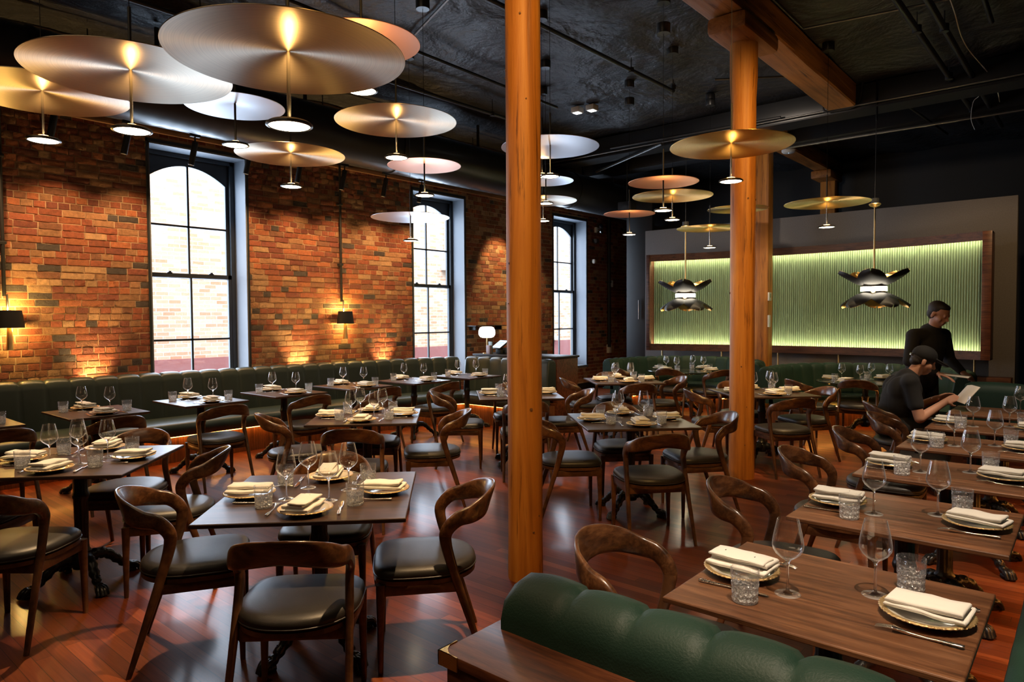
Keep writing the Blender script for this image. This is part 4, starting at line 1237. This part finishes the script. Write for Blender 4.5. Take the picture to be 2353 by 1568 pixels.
def make_tumbler():
    def fn(r, z, a):
        if r < .0365 or z > .098 or z < .003: return r
        if z < .052:
            n = 14
            p = abs(((a * n / (2 * pi) + z * 26) % 1) - .5) + abs(((a * n / (2 * pi) - z * 26) % 1) - .5)
            return r - .0052 * abs(p - .5) * 2
        if z < .086: return r - .0028 * (abs(sin(a * 14)) ** .6) * (1 - (z - .052) / .036)
        return r
    out = [(0, .0), (.034, .0), (.0385, .003)] + [(.0388 + .0025 * (i / 24), .005 + .088 * i / 24) for i in range(25)] + [(.0414, .0975), (.0412, .0992), (.0398, .0995)]
    inn = [(.0388, .097), (.0375, .05), (.0355, .024), (.030, .0165), (0, .015)]
    return MB().lathe(out + inn, 84, fn=fn).build('tumbler', M['crystal'], ang=16)
def make_flute():
    r = empty('champagne_flute')
    out = [(0, .0), (.03, .0), (.031, .0015), (.012, .005), (.004, .012), (.0034, .07), (.006, .085), (.016, .105), (.0235, .135), (.0240, .16), (.0215, .20), (.0195, .225)]
    inn = [(.0187, .2248), (.0207, .20), (.0231, .16), (.0225, .136), (.0148, .108), (0, .09)]
    MB().lathe(out + inn, 28).build('glass', M['glass'], r, ang=80)
    MB().lathe([(0, .0925), (.0142, .109), (.0219, .137), (.0225, .16), (.0218, .175), (0, .175)], 28).build('drink', M['wine'], r, ang=60)
    return r

rj = random.Random(3)
def setting(c, phi, desc, side, up=.315, zt=.7606, tum=(.21, .20), win=(.13, .07), cut=.25, nap=None):
    u = V((cos(phi), sin(phi), 0)); v = V((-sin(phi), cos(phi), 0)); c = V((c[0], c[1], zt))
    def at(a, b): return c + u * a + v * b
    where = '%s, %s' % (side, desc)
    j = lambda s: rj.uniform(-s, s)
    instance('plate', make_plate, at(up + j(.008), j(.008)), j(3), 'cream plate with gold rim, ' + where, 'plate', 'gold rimmed plates')
    k = rj.choice((0, 1, 2, 3)) if nap is None else nap
    instance(('nap', k), make_napkin(k), at(up + j(.008), j(.006)), phi + j(.22), 'folded cloth napkin on plate, ' + where, 'napkin', 'folded napkins')
    instance('fork', make_fork, at(cut + j(.012), -.145 + j(.006)), phi + j(.12), 'silver fork, ' + where, 'fork', 'silver forks')
    instance('knife', make_knife, at(cut + j(.012), .145 + j(.006)), phi + j(.12), 'silver knife, ' + where, 'knife', 'silver knives')
    instance('wine', make_wine, at(win[0] + j(.006), win[1] + j(.006)), 0, 'empty wine glass, ' + where, 'wine glass', 'stemmed wine glasses')
    instance('tum', make_tumbler, at(tum[0] + j(.006), tum[1] + j(.006)), j(3), 'cut crystal tumbler, ' + where, 'tumbler', 'cut crystal tumblers')

R45 = radians(45.7)
SQ = {  # square four-seat tables
 'A': ((5.849, -9.701), 'front square table left of round column'),
 'L': ((4.015, -10.156), 'square table at the left photo edge'),
 'B': ((5.797, -6.70), 'square table between the two columns'),
 'C': ((3.904, -7.917), 'middle square table before the long banquette'),
 'D': ((3.856, -5.82), 'square table behind the near column'),
 'E': ((3.921, -3.726), 'square table below the third window'),
 'F': ((5.884, -4.022), 'square table behind the far column'),
}
SIDES = (('near side', -pi / 2), ('right side', 0.0), ('far side', pi / 2), ('left side', pi))
def chair_at(c, phi, dist, lat, rot, label):
    u = V((cos(phi), sin(phi), 0)); v = V((-sin(phi), cos(phi), 0))
    p = V((c[0], c[1], 0)) + u * dist + v * lat
    # the chair's own front is +Y; it looks back along -u
    instance('chair', make_chair, p, phi + pi / 2 + radians(rot), label, 'chair', 'walnut dining chairs')
# per table and side: (distance of the seat centre, sideways, turn in degrees) or None
CH = {
 'A': {'near side': (.50, .02, -2), 'right side': (.50, -.04, 4), 'far side': (.50, .05, 0), 'left side': (.60, -.10, 14)},
 'L': {'near side': (.62, .0, -6), 'right side': (.52, .0, 12), 'far side': (.55, -.02, 0), 'left side': (.58, 0, 0)},
 'B': {'near side': (.62, -.02, 3), 'right side': (.56, .02, 4), 'far side': (.50, -.05, 0), 'left side': (.50, 0, -2)},
 'C': {'near side': (.62, -.02, 0), 'right side': (.55, -.02, 3), 'far side': (.52, .0, 0), 'left side': (.60, -.06, 18)},
 'D': {'near side': (.62, 0, 0), 'right side': (.50, 0, 2), 'far side': (.54, 0, 0), 'left side': (.62, .02, -4)},
 'E': {'near side': (.58, .0, 0), 'right side': (.52, 0, 6), 'far side': (.54, 0, 0), 'left side': (.50, 0, -4)},
 'F': {'near side': (.60, -.05, 4), 'right side': (.50, 0, 8), 'far side': (.54, 0, 0), 'left side': (.53, 0, -4)},
}
for k, (c, desc) in SQ.items():
    instance('sq', lambda: make_table(.89, .89), (c[0], c[1], 0), R45, desc + ', dark wood top on black claw-foot pedestal', 'table', 'square dining tables')
    for sd, a in SIDES:
        setting(c, R45 + a, desc, sd)
        if CH[k].get(sd): chair_at(c, R45 + a, *CH[k][sd], 'walnut chair with dark leather seat, %s, %s' % (sd, desc))

ORD = ('nearest', 'second', 'third', 'fourth', 'fifth', 'sixth')
RT = [(8.09, -9.40), (8.09, -8.313), (8.095, -7.292), (8.11, -6.31), (8.11, -5.33), (8.11, -4.36)]
RCH = [(.52, .02, 4), (.50, .03, 4), (.52, .02, 3), (.50, 0, 4), (.50, 0, 4), (.74, .10, 24)]
for i, c in enumerate(RT):
    desc = ORD[i] + ' table along the right row'
    instance('rowtable', lambda: make_table(.77, .66, 'table'), (c[0], c[1], 0), 0, desc + ', dark wood top on black claw-foot pedestal', 'table', 'two-seat dining tables')
    if i < 5: setting(c, pi, desc, 'chair side', .27, tum=(.175, .20), win=(.105, .07), cut=.25)
    setting(c, 0, desc, 'bench side', .255, tum=(.18, .21), win=(.105, .085), cut=.25, nap=(2, 0, 2, 0, 2, 0)[i])
    chair_at(c, pi, *RCH[i], 'walnut chair with dark leather seat, chair side, ' + desc)
BT = [(1.68, -10.27), (1.665, -9.298), (1.60, -8.291), (1.58, -7.317), (1.58, -6.349), (1.66, -5.407), (1.72, -4.44)]
BO = ('first', 'second', 'third', 'fourth', 'fifth', 'sixth', 'seventh')
BCH = [(.56, .08, 0), (.56, -.08, 0), (.60, -.12, -4), (.56, -.12, 0), (.56, -.10, 0), (.58, -.16, 4), None]
for i, c in enumerate(BT):
    desc = BO[i] + ' banquette table from the left'
    instance('two', lambda: make_table(.77, .66), (c[0], c[1], 0), 0, desc + ', dark wood top on black pedestal', 'table', 'two-seat dining tables')
    setting(c, pi, desc, 'bench side', .26, tum=(.175, .21), win=(.11, .08), cut=.25)
    setting(c, 0, desc, 'chair side', .25, tum=(.175, .21), win=(.11, .08), cut=.25)
    if BCH[i]: chair_at(c, 0, *BCH[i], 'walnut chair with dark leather seat, chair side, ' + desc)
for c, nm in (((3.54, -1.15), 'left'), ((6.34, -1.47), 'right')):
    desc = 'round table in the %s booth' % nm
    instance('round', make_round, (c[0], c[1], 0), radians(12), 'dark green marble ' + desc + ' on black pedestal', 'table', 'round booth tables')
    for sd, a in (('left front', 252), ('left back', 188), ('right front', 8), ('right back', 72)):
        setting(c, radians(a), desc, sd + ' setting', .43, .7206, tum=(.36, .19), win=(.28, .09), cut=.38)
chair_at((3.54, -1.15), radians(-81), .60, 0, 0, 'walnut chair with dark leather seat before the left booth table, middle one')
chair_at((3.54, -1.15), radians(-34), .80, .0, 6, 'walnut chair with dark leather seat before the left booth table, right one')
chair_at((3.54, -1.15), radians(-122), .92, 0, -8, 'walnut chair with dark leather seat before the left booth table, left one')
chair_at((6.34, -1.47), radians(-84), .56, 0, 0, 'walnut chair with dark leather seat before the right booth table, middle one')
chair_at((6.34, -1.47), radians(-110), 1.09, 0, -20, 'walnut chair with dark leather seat before the right booth table, left one')
for i, (x, y) in enumerate(((8.33, -4.60), (8.41, -4.50))):
    instance('flute', make_flute, (x, y, .7606), 0, 'champagne flute with pale wine on the sixth table, %s one' % ('inner', 'outer')[i], 'flute', 'champagne flutes')

# ------------------------------------------------------------------ host stand behind the banquette return
hs = tag(empty('host_stand', (.85, -3.36, 0)), 'dark wood host stand behind the corner of the long banquette', 'counter')
MB().box(0, 1.7, 0, .55, 0, .98, .006).build('cabinet', M['cab'], hs); MB().box(-.02, 1.72, -.03, .57, .98, 1.01, .004).build('counter_top', M['black'], hs)
lp = tag(empty('table_lamp', (1.02, -3.24, 1.01)), 'white glowing globe lamp on brass stem on the host stand', 'lamp')
MB().lathe([(0, 0), (.07, 0), (.07, .012), (0, .015)], 28).build('base', M['brassm'], lp); MB().tube([(0, 0, .01), (0, 0, .27)], .008, 10).build('stem', M['brassm'], lp)
MB().lathe([(0, .26), (.07, .262), (.11, .275), (.135, .31), (.138, .345), (.135, .385), (.115, .43), (.08, .445), (0, .447)], 40).build('lamp_shade', M['globe'], lp, ang=80)
ps = tag(empty('till_terminal', (1.28, -3.18, 1.012)), 'black till terminal with lit tilted screen on the host stand', 'till')
MB().box(-.08, .08, -.05, .07, 0, .10, .01).build('base', M['black'], ps)
Mx = T(0, -.02, .15) @ RZ(radians(-20)) @ RX(radians(-55))
sc = MB().box(-.15, .15, -.012, .012, -.11, .11, .006, Mx).build('screen_housing', M['black'], ps); mb = MB(); mb.box(-.138, .138, -.0135, -.012, -.098, .098, 0, Mx); mb.build('screen', M['screen'], sc)
mb = MB()
for i in range(4):
    for k in range(3): mb.box(-.10 + .05 * i, -.07 + .05 * i, -.0142, -.0136, -.05 + .04 * k, -.03 + .04 * k, 0, Mx)
mb.build('screen_buttons', plain('screen_blue', (.2, .35, .6), .4), sc)
b = tag(empty('cash_drawer', (1.62, -3.19, 1.012)), 'black box beside the till on the host stand', 'box')
MB().box(-.15, .15, -.1, .12, 0, .11, .006).build('body', M['black'], b); MB().box(-.14, .14, -.106, -.1, .01, .1, .003).build('front_panel', M['duct'], b)
b = tag(empty('menu_holder', (1.16, -3.345, 1.012)), 'stack of pale menus leaning on the lamp side of the till', 'menus')
MB().box(-.07, .07, -.02, .02, 0, .14, .004, RZ(-.4)).build('cover', plain('menu_mauve', (.22, .16, .17), .7), b); MB().box(-.065, .075, .02, .035, 0, .2, .003, RZ(-.4)).build('back_cover', plain('menu_teal', (.10, .16, .16), .6), b)
sh = tag(empty('wall_shelf', (.14, -2.25, 1.45)), 'thin dark glass shelf on the brick above the host stand', 'shelf')
MB().box(-.13, .12, -.45, .45, 0, .012, .002).build('board', M['black'], sh)
for y in (-.35, .35): MB().box(-.13, .02, y - .01, y + .01, -.07, 0, .003).build('bracket', M['black'], sh)
# speaker high by the duct
spk = tag(empty('loudspeaker', (2.05, -.5, 3.62)), 'small black loudspeaker hanging beside the duct', 'speaker')
MB().box(-.14, .14, -.1, .1, -.11, .11, .012).build('cabinet', M['matte'], spk); MB().lathe([(0, .0), (.07, .0), (.075, .008), (.06, .012), (0, .004)], 28, T(.02, -.1, -.01) @ RX(pi / 2)).build('cone', M['duct'], spk); MB().tube([(0, 0, .11), (0, 0, 1.12)], .01, 8).build('bracket', M['matte'], spk)
# ------------------------------------------------------------------ people: unions of tapered limbs, fused into one skin
def blob(prims, voxel, smooth=6, name='body'):
    mb = MB()
    for p in prims:
        if p[0] == 'cap':
            _, a, ra, b, rb = p
            a, b = V(a), V(b)
            ax = (b - a); l = ax.length; ax = ax.normalized()
            q = V((0, 0, 1)).rotation_difference(ax).to_matrix().to_4x4()
            prof = [(max(.0005, ra * cos(t)), ra * sin(t)) for t in [-pi / 2 + pi / 2 * i / 6 for i in range(7)]] + [(max(.0005, rb * cos(t)), l + rb * sin(t)) for t in [pi / 2 * i / 6 for i in range(7)]]
            mb.lathe(prof, 18, T(*a) @ q, cap=True)
        else:
            _, c, rad, rot = p
            prof = [(max(.0005, cos(t)), sin(t)) for t in [-pi / 2 + pi * i / 14 for i in range(15)]]
            mb.lathe(prof, 24, T(*c) @ rot @ Matrix.Diagonal((*rad, 1)), cap=True)
    me = mb.mesh(name)
    o = bpy.data.objects.new(name, me); COL.objects.link(o)
    m = o.modifiers.new('r', 'REMESH'); m.mode = 'VOXEL'; m.voxel_size = voxel
    m = o.modifiers.new('s', 'SMOOTH'); m.factor = .5; m.iterations = smooth
    dg = bpy.context.evaluated_depsgraph_get()
    me2 = bpy.data.meshes.new_from_object(o.evaluated_get(dg))
    bpy.data.objects.remove(o)
    me2.polygons.foreach_set('use_smooth', [True] * len(me2.polygons))
    return me2

def xf(prims, Mx):
    out = []
    R3 = Mx.to_3x3()
    for p in prims:
        if p[0] == 'cap': out.append(('cap', Mx @ V(p[1]), p[2], Mx @ V(p[3]), p[4]))
        else: out.append(('ell', Mx @ V(p[1]), p[2], R3.to_4x4() @ p[3]))
    return out
I4 = Matrix.Identity(4)
def head(Mx):
    """Head with its face towards +X, centred at the origin."""
    return xf([('ell', (-.012, 0, .035), (.095, .075, .085), I4), ('ell', (.022, 0, -.035), (.066, .058, .078), I4), ('cap', (.045, 0, -.092), .026, (.065, 0, -.085), .020),
               ('cap', (.088, 0, .012), .009, (.108, 0, -.026), .013), ('ell', (.094, 0, -.030), (.014, .018, .010), I4), ('cap', (.080, -.034, .022), .010, (.080, .034, .022), .010),
               ('ell', (.083, .030, .004), (.008, .014, .008), I4), ('ell', (.083, -.030, .004), (.008, .014, .008), I4), ('cap', (.086, -.020, -.058), .0085, (.086, .020, -.058), .0085), ('cap', (.084, -.017, -.068), .008, (.084, .017, -.068), .008),
               ('ell', (-.012, .080, -.012), (.020, .010, .034), RX(.15)), ('ell', (-.012, -.080, -.012), (.020, .010, .034), RX(-.15)), ('ell', (.045, .052, -.03), (.03, .014, .03), I4), ('ell', (.045, -.052, -.03), (.03, .014, .03), I4)], Mx)
def hand(wrist, d, n, side, curl=.5):
    """Palm from the wrist along d, palm facing -n; five fingers and a thumb."""
    w = V(wrist); d = V(d).normalized(); n = V(n); n = (n - d * n.dot(d)).normalized(); s = d.cross(n) * side
    out = []
    for k, o in enumerate((-.027, -.009, .009, .027)):
        out.append(('cap', w + s * o * .6, .014, w + d * .085 + s * o, .0115))
        ln = (.036, .042, .040, .031)[k]
        a = w + d * .088 + s * o; q = d
        for j in range(3):
            ang = curl * (.5 + .5 * j)
            q = (d * cos(ang) - n * sin(ang)).normalized()
            b = a + q * ln * (1, .75, .6)[j]
            out.append(('cap', a, .0092 - .001 * j, b, .0085 - .001 * j)); a = b
    t0 = w + d * .025 - s * .028
    t1 = t0 + (d * .6 - s * .6 - n * .5).normalized() * .04; t2 = t1 + (d * .9 - s * .1 - n * .5).normalized() * .032
    out += [('cap', w + d * .01 - s * .012, .016, t0, .013), ('cap', t0, .0125, t1, .0105), ('cap', t1, .0100, t2, .0085)]
    return out

# seated diner in black T-shirt and cap, reading a menu -- local frame: he faces +X, seat centre at the origin
sit = empty('person', (7.33, -4.46, 0), radians(24))
tag(sit, 'seated person in black cap and T-shirt reading a menu at the sixth table', 'person')
hip = V((-.10, 0, .605)); chest = V((.02, 0, .92)); neck = V((.10, 0, 1.085)); hc = V((.185, 0, 1.185))
HM = T(*hc) @ RY(radians(24))
sh = {1: V((.03, .19, 1.00)), -1: V((.03, -.19, 1.00))}
el = {1: V((.10, .25, .69)), -1: V((.10, -.24, .69))}
wr = {1: V((.33, .11, .835)), -1: V((.34, -.09, .825))}
body = head(HM) + [('cap', neck - V((.03, 0, .06)), .062, hc + V((-.035, 0, -.05)), .058), ('cap', hip, .13, chest, .13), ('cap', chest, .13, V((.06, 0, 1.0)), .09)]
legs = []
for s in (1, -1):
    body += [('cap', chest + V((.03, s * .09, .08)), .075, sh[s], .062), ('cap', sh[s], .058, el[s], .044), ('cap', el[s], .045, wr[s], .029)]
    legs += [('cap', hip + V((0, s * .09, -.01)), .095, V((.33, s * .13, .575)), .066), ('cap', V((.33, s * .13, .575)), .062, V((.30, s * .13, .10)), .044)]
    body += [('cap', V((.30, s * .13, .10)), .04, V((.31, s * .13, .06)), .04)]
    body += hand(wr[s] + V((.0, 0, 0)), V((.75, -s * .35, .30)), V((.0, s * .75, .5)), s, .55)
body += legs
link('skin_body', blob(body, .0065, 4), M['skin'], sit)
shirt = [('cap', hip + V((.02, 0, .0)), .150, chest + V((.01, 0, 0)), .150), ('cap', chest, .150, V((.055, 0, 1.015)), .105), ('ell', V((-.02, 0, .80)), (.145, .19, .2), I4)]
for s in (1, -1): shirt += [('cap', chest + V((.03, s * .09, .075)), .088, sh[s], .077), ('cap', sh[s], .074, sh[s].lerp(el[s], .62), .066), ('ell', V((-.02, s * .10, .92)), (.11, .10, .13), I4)]
link('shirt', blob(shirt, .010, 6), M['cloth'], sit)
tr = [('cap', hip + V((0, s * .09, -.01)), .107, V((.33, s * .13, .575)), .077) for s in (1, -1)] + [('cap', V((.33, s * .13, .575)), .075, V((.30, s * .13, .09)), .060) for s in (1, -1)] + [('ell', hip + V((0, 0, .0)), (.15, .17, .12), I4)]
link('trousers', blob(tr, .011, 5), M['cloth'], sit)
for s in (1, -1): link('shoe', blob([('cap', (.27, s * .13, .045), .042, (.33, s * .13, .045), .045), ('cap', (.33, s * .13, .04), .045, (.46, s * .135, .03), .034)], .008, 4), M['leather_shoe'], sit)
cap_m = blob(xf([('ell', (-.012, 0, .055), (.108, .089, .088), I4), ('ell', (.125, 0, .048), (.085, .075, .011), RY(radians(8)))], HM), .006, 4)
cp = link('cap', cap_m, M['cloth'], sit)
MB().box(-.012, .012, -.025, .025, -.012, .012, .004, HM @ T(-.114, 0, .02)).build('strap_buckle', M['steel'], cp)
link('cropped_hair', blob(xf([('ell', (-.016, 0, .022), (.099, .0785, .075), I4), ('ell', (-.055, 0, -.02), (.055, .066, .05), I4)], HM), .007, 3), M['hair'], sit)
wv = V((.33, .125, .795)); MB().box(-.016, .016, -.02, .02, -.02, .02, .006, T(.30, .125, .82)).build('wristwatch', M['steel'], sit)
mn = tag(empty('menu', (7.81, -4.32, .90), radians(24)), 'open pale menu card held up by the seated person', 'menu')
MB().box(-.006, .0, -.20, -.001, -.09, .10, .0015, RY(radians(38))).build('page', M['paper'], mn); MB().box(-.006, .0, .001, .20, -.09, .10, .0015, RY(radians(38)) @ RZ(radians(-10))).build('page', M['paper'], mn)

# standing person leaning over the table end
st = empty('person', (7.36, -3.42, 0), radians(-32))
tag(st, 'standing person in black long-sleeved shirt leaning over with head bowed', 'person')
hip = V((-.06, 0, .97)); chest = V((.02, 0, 1.30)); neck = V((.085, 0, 1.47)); hc = V((.15, 0, 1.615))
HM = T(*hc) @ RZ(radians(8)) @ RY(radians(26))
sh = {1: V((.03, .195, 1.395)), -1: V((.03, -.195, 1.395))}
el = {1: V((.02, .30, 1.14)), -1: V((.06, -.29, 1.14))}
wr = {1: V((.24, .22, 1.02)), -1: V((.27, -.16, 1.03))}
body = head(HM) + [('cap', neck - V((.02, 0, .06)), .064, hc + V((-.03, 0, -.06)), .060), ('cap', hip, .14, chest, .15), ('cap', chest, .15, V((.05, 0, 1.40)), .10)]
for s in (1, -1):
    body += [('cap', chest + V((.02, s * .09, .09)), .075, sh[s], .062), ('cap', sh[s], .058, el[s], .043), ('cap', el[s], .044, wr[s], .028)]
    body += [('cap', hip + V((0, s * .09, -.04)), .092, V((-.02, s * .11, .50)), .062), ('cap', V((-.02, s * .11, .50)), .060, V((-.05, s * .12, .09)), .042)]
    body += hand(wr[s], V((.8, -s * .3, -.25)), V((0, 0, 1)), s, .4)
link('skin_body', blob(body, .0075, 4), M['skin'], st)
shirt = [('cap', hip + V((0, 0, -.03)), .155, chest, .168), ('cap', chest, .166, V((.045, 0, 1.415)), .11), ('cap', neck - V((.025, 0, .045)), .078, neck + V((0, 0, .005)), .072)]
for s in (1, -1): shirt += [('cap', chest + V((.02, s * .09, .085)), .088, sh[s], .076), ('cap', sh[s], .072, el[s], .056), ('cap', el[s], .057, wr[s] - (wr[s] - el[s]).normalized() * .02, .039)]
link('shirt', blob(shirt, .010, 6), M['cloth'], st)
tr = [('cap', hip + V((0, s * .085, -.03)), .108, V((-.02, s * .11, .50)), .076) for s in (1, -1)] + [('cap', V((-.02, s * .11, .50)), .074, V((-.05, s * .12, .07)), .058) for s in (1, -1)] + [('ell', hip, (.14, .165, .12), I4)]
link('trousers', blob(tr, .011, 5), M['cloth'], st)
for s in (1, -1): link('shoe', blob([('cap', (-.08, s * .12, .045), .042, (-.02, s * .12, .045), .045), ('cap', (-.02, s * .12, .04), .045, (.11, s * .125, .03), .034)], .008, 4), M['leather_shoe'], st)
link('hair', blob(xf([('ell', (-.034, 0, .046), (.100, .083, .080), I4), ('ell', (-.05, 0, -.01), (.068, .074, .07), I4), ('ell', (.01, 0, .082), (.062, .066, .036), I4)], HM), .007, 3), M['hair'], st)
tag(MB().box(-.13, .13, -.10, .10, 0, .010, .003, RY(radians(6))).build('menu', M['paper'], None, (7.64, -3.62, 1.005)), 'closed pale menu in the hands of the standing person', 'menu')

# ------------------------------------------------------------------ daylight
for w in WIN:
    area((-.47, (w[0] + w[1]) / 2, 2.15), (0, radians(-90), 0), 3.0, 1.15, 85, (.58, .77, 1.0))
area((-1.6, 3, 8.5), (0, radians(32), 0), 2.5, 44, 5200, (1, .97, .93))
wd = bpy.data.worlds.new('sky'); wd.use_nodes = True; SC.world = wd
bg = wd.node_tree.nodes['Background']; bg.inputs[0].default_value = (.80, .90, 1.0, 1); bg.inputs[1].default_value = 1.2
wd.cycles.sampling_method = 'NONE'

# ------------------------------------------------------------------ ceiling spots over the tables
for k, src, pw in (('A', (6.9, -8.9, 4.6), 400), ('L', (3.2, -9.2, 4.6), 380), ('B', (6.0, -7.4, 4.6), 300), ('C', (3.9, -8.9, 4.6), 340), ('D', (3.3, -5.6, 4.6), 270), ('E', (3.4, -4.6, 4.6), 270), ('F', (6.3, -4.4, 4.4), 220)):
    spot(src, (*SQ[k][0], .75), pw * 1.5, 30, .35, (1, .65, .33), .03)
for i, c in enumerate(RT):
    spot((c[0] + .55, c[1] - .9, 4.55), (c[0] - .03, c[1], .75), (480, 380, 310, 270, 240, 210)[i], 27, .35, (1, .79, .57), .025)
for c in BT: spot((c[0] + .3, c[1] - .4, 4.6), (c[0], c[1], .75), 120, 30, .4, (1, .82, .62), .03)
for c in ((3.54, -1.15), (6.34, -1.47)): spot((c[0] + .3, c[1] - .35, 4.3), (c[0], c[1], .75), 170, 44, .5, (1, .74, .42), .03)
# accent spots on the round columns and beam, plus an added wall wash
spot((8.2, -10.6, 4.5), (6.03, -8.35, 2.3), 330, 62, .9, (1, .56, .17), .05)
spot((8.0, -7.2, 4.5), (6.03, -4.95, 2.4), 320, 62, .9, (1, .56, .17), .05)
spot((7.4, -4.3, 1.2), (5.9, -3.2, 4.5), 40, 70, .9, (1, .6, .25), .05)
spot((6.5, -3.2, 4.3), (4.55, -.3, 1.8), 60, 40, .8, (1, .6, .25), .05)
spot((8.4, -3.0, 4.4), (7.6, .1, 2.2), 110, 50, .8, (1, .62, .28), .05)
spot((7.9, -11.3, 4.5), (7.75, -10.25, .8), 150, 34, .8, (1, .68, .38), .05)
spot((4.9, -3.4, 4.3), (4.9, .6, 2.9), 75, 95, 1.0, (1, .82, .66), .1)  # wash added only to brighten the grey panel wall, no fixture
# soft ambient fill, an unseen area lamp added behind the camera
area((6.2, -12.6, 4.2), (radians(55), 0, 0), 4.0, .6, 14, (1, .72, .45))

SC.view_settings.view_transform = 'Standard'
SC.view_settings.look = 'None'
SC.view_settings.gamma = 1
SC.view_settings.use_curve_mapping = False
SC.view_settings.exposure = 0.62
cy = SC.cycles
cy.max_bounces = 7; cy.diffuse_bounces = 3; cy.glossy_bounces = 4; cy.transmission_bounces = 7; cy.transparent_max_bounces = 10
cy.caustics_reflective = False; cy.caustics_refractive = False
cy.sample_clamp_indirect = 9.0
cy.use_denoising = True
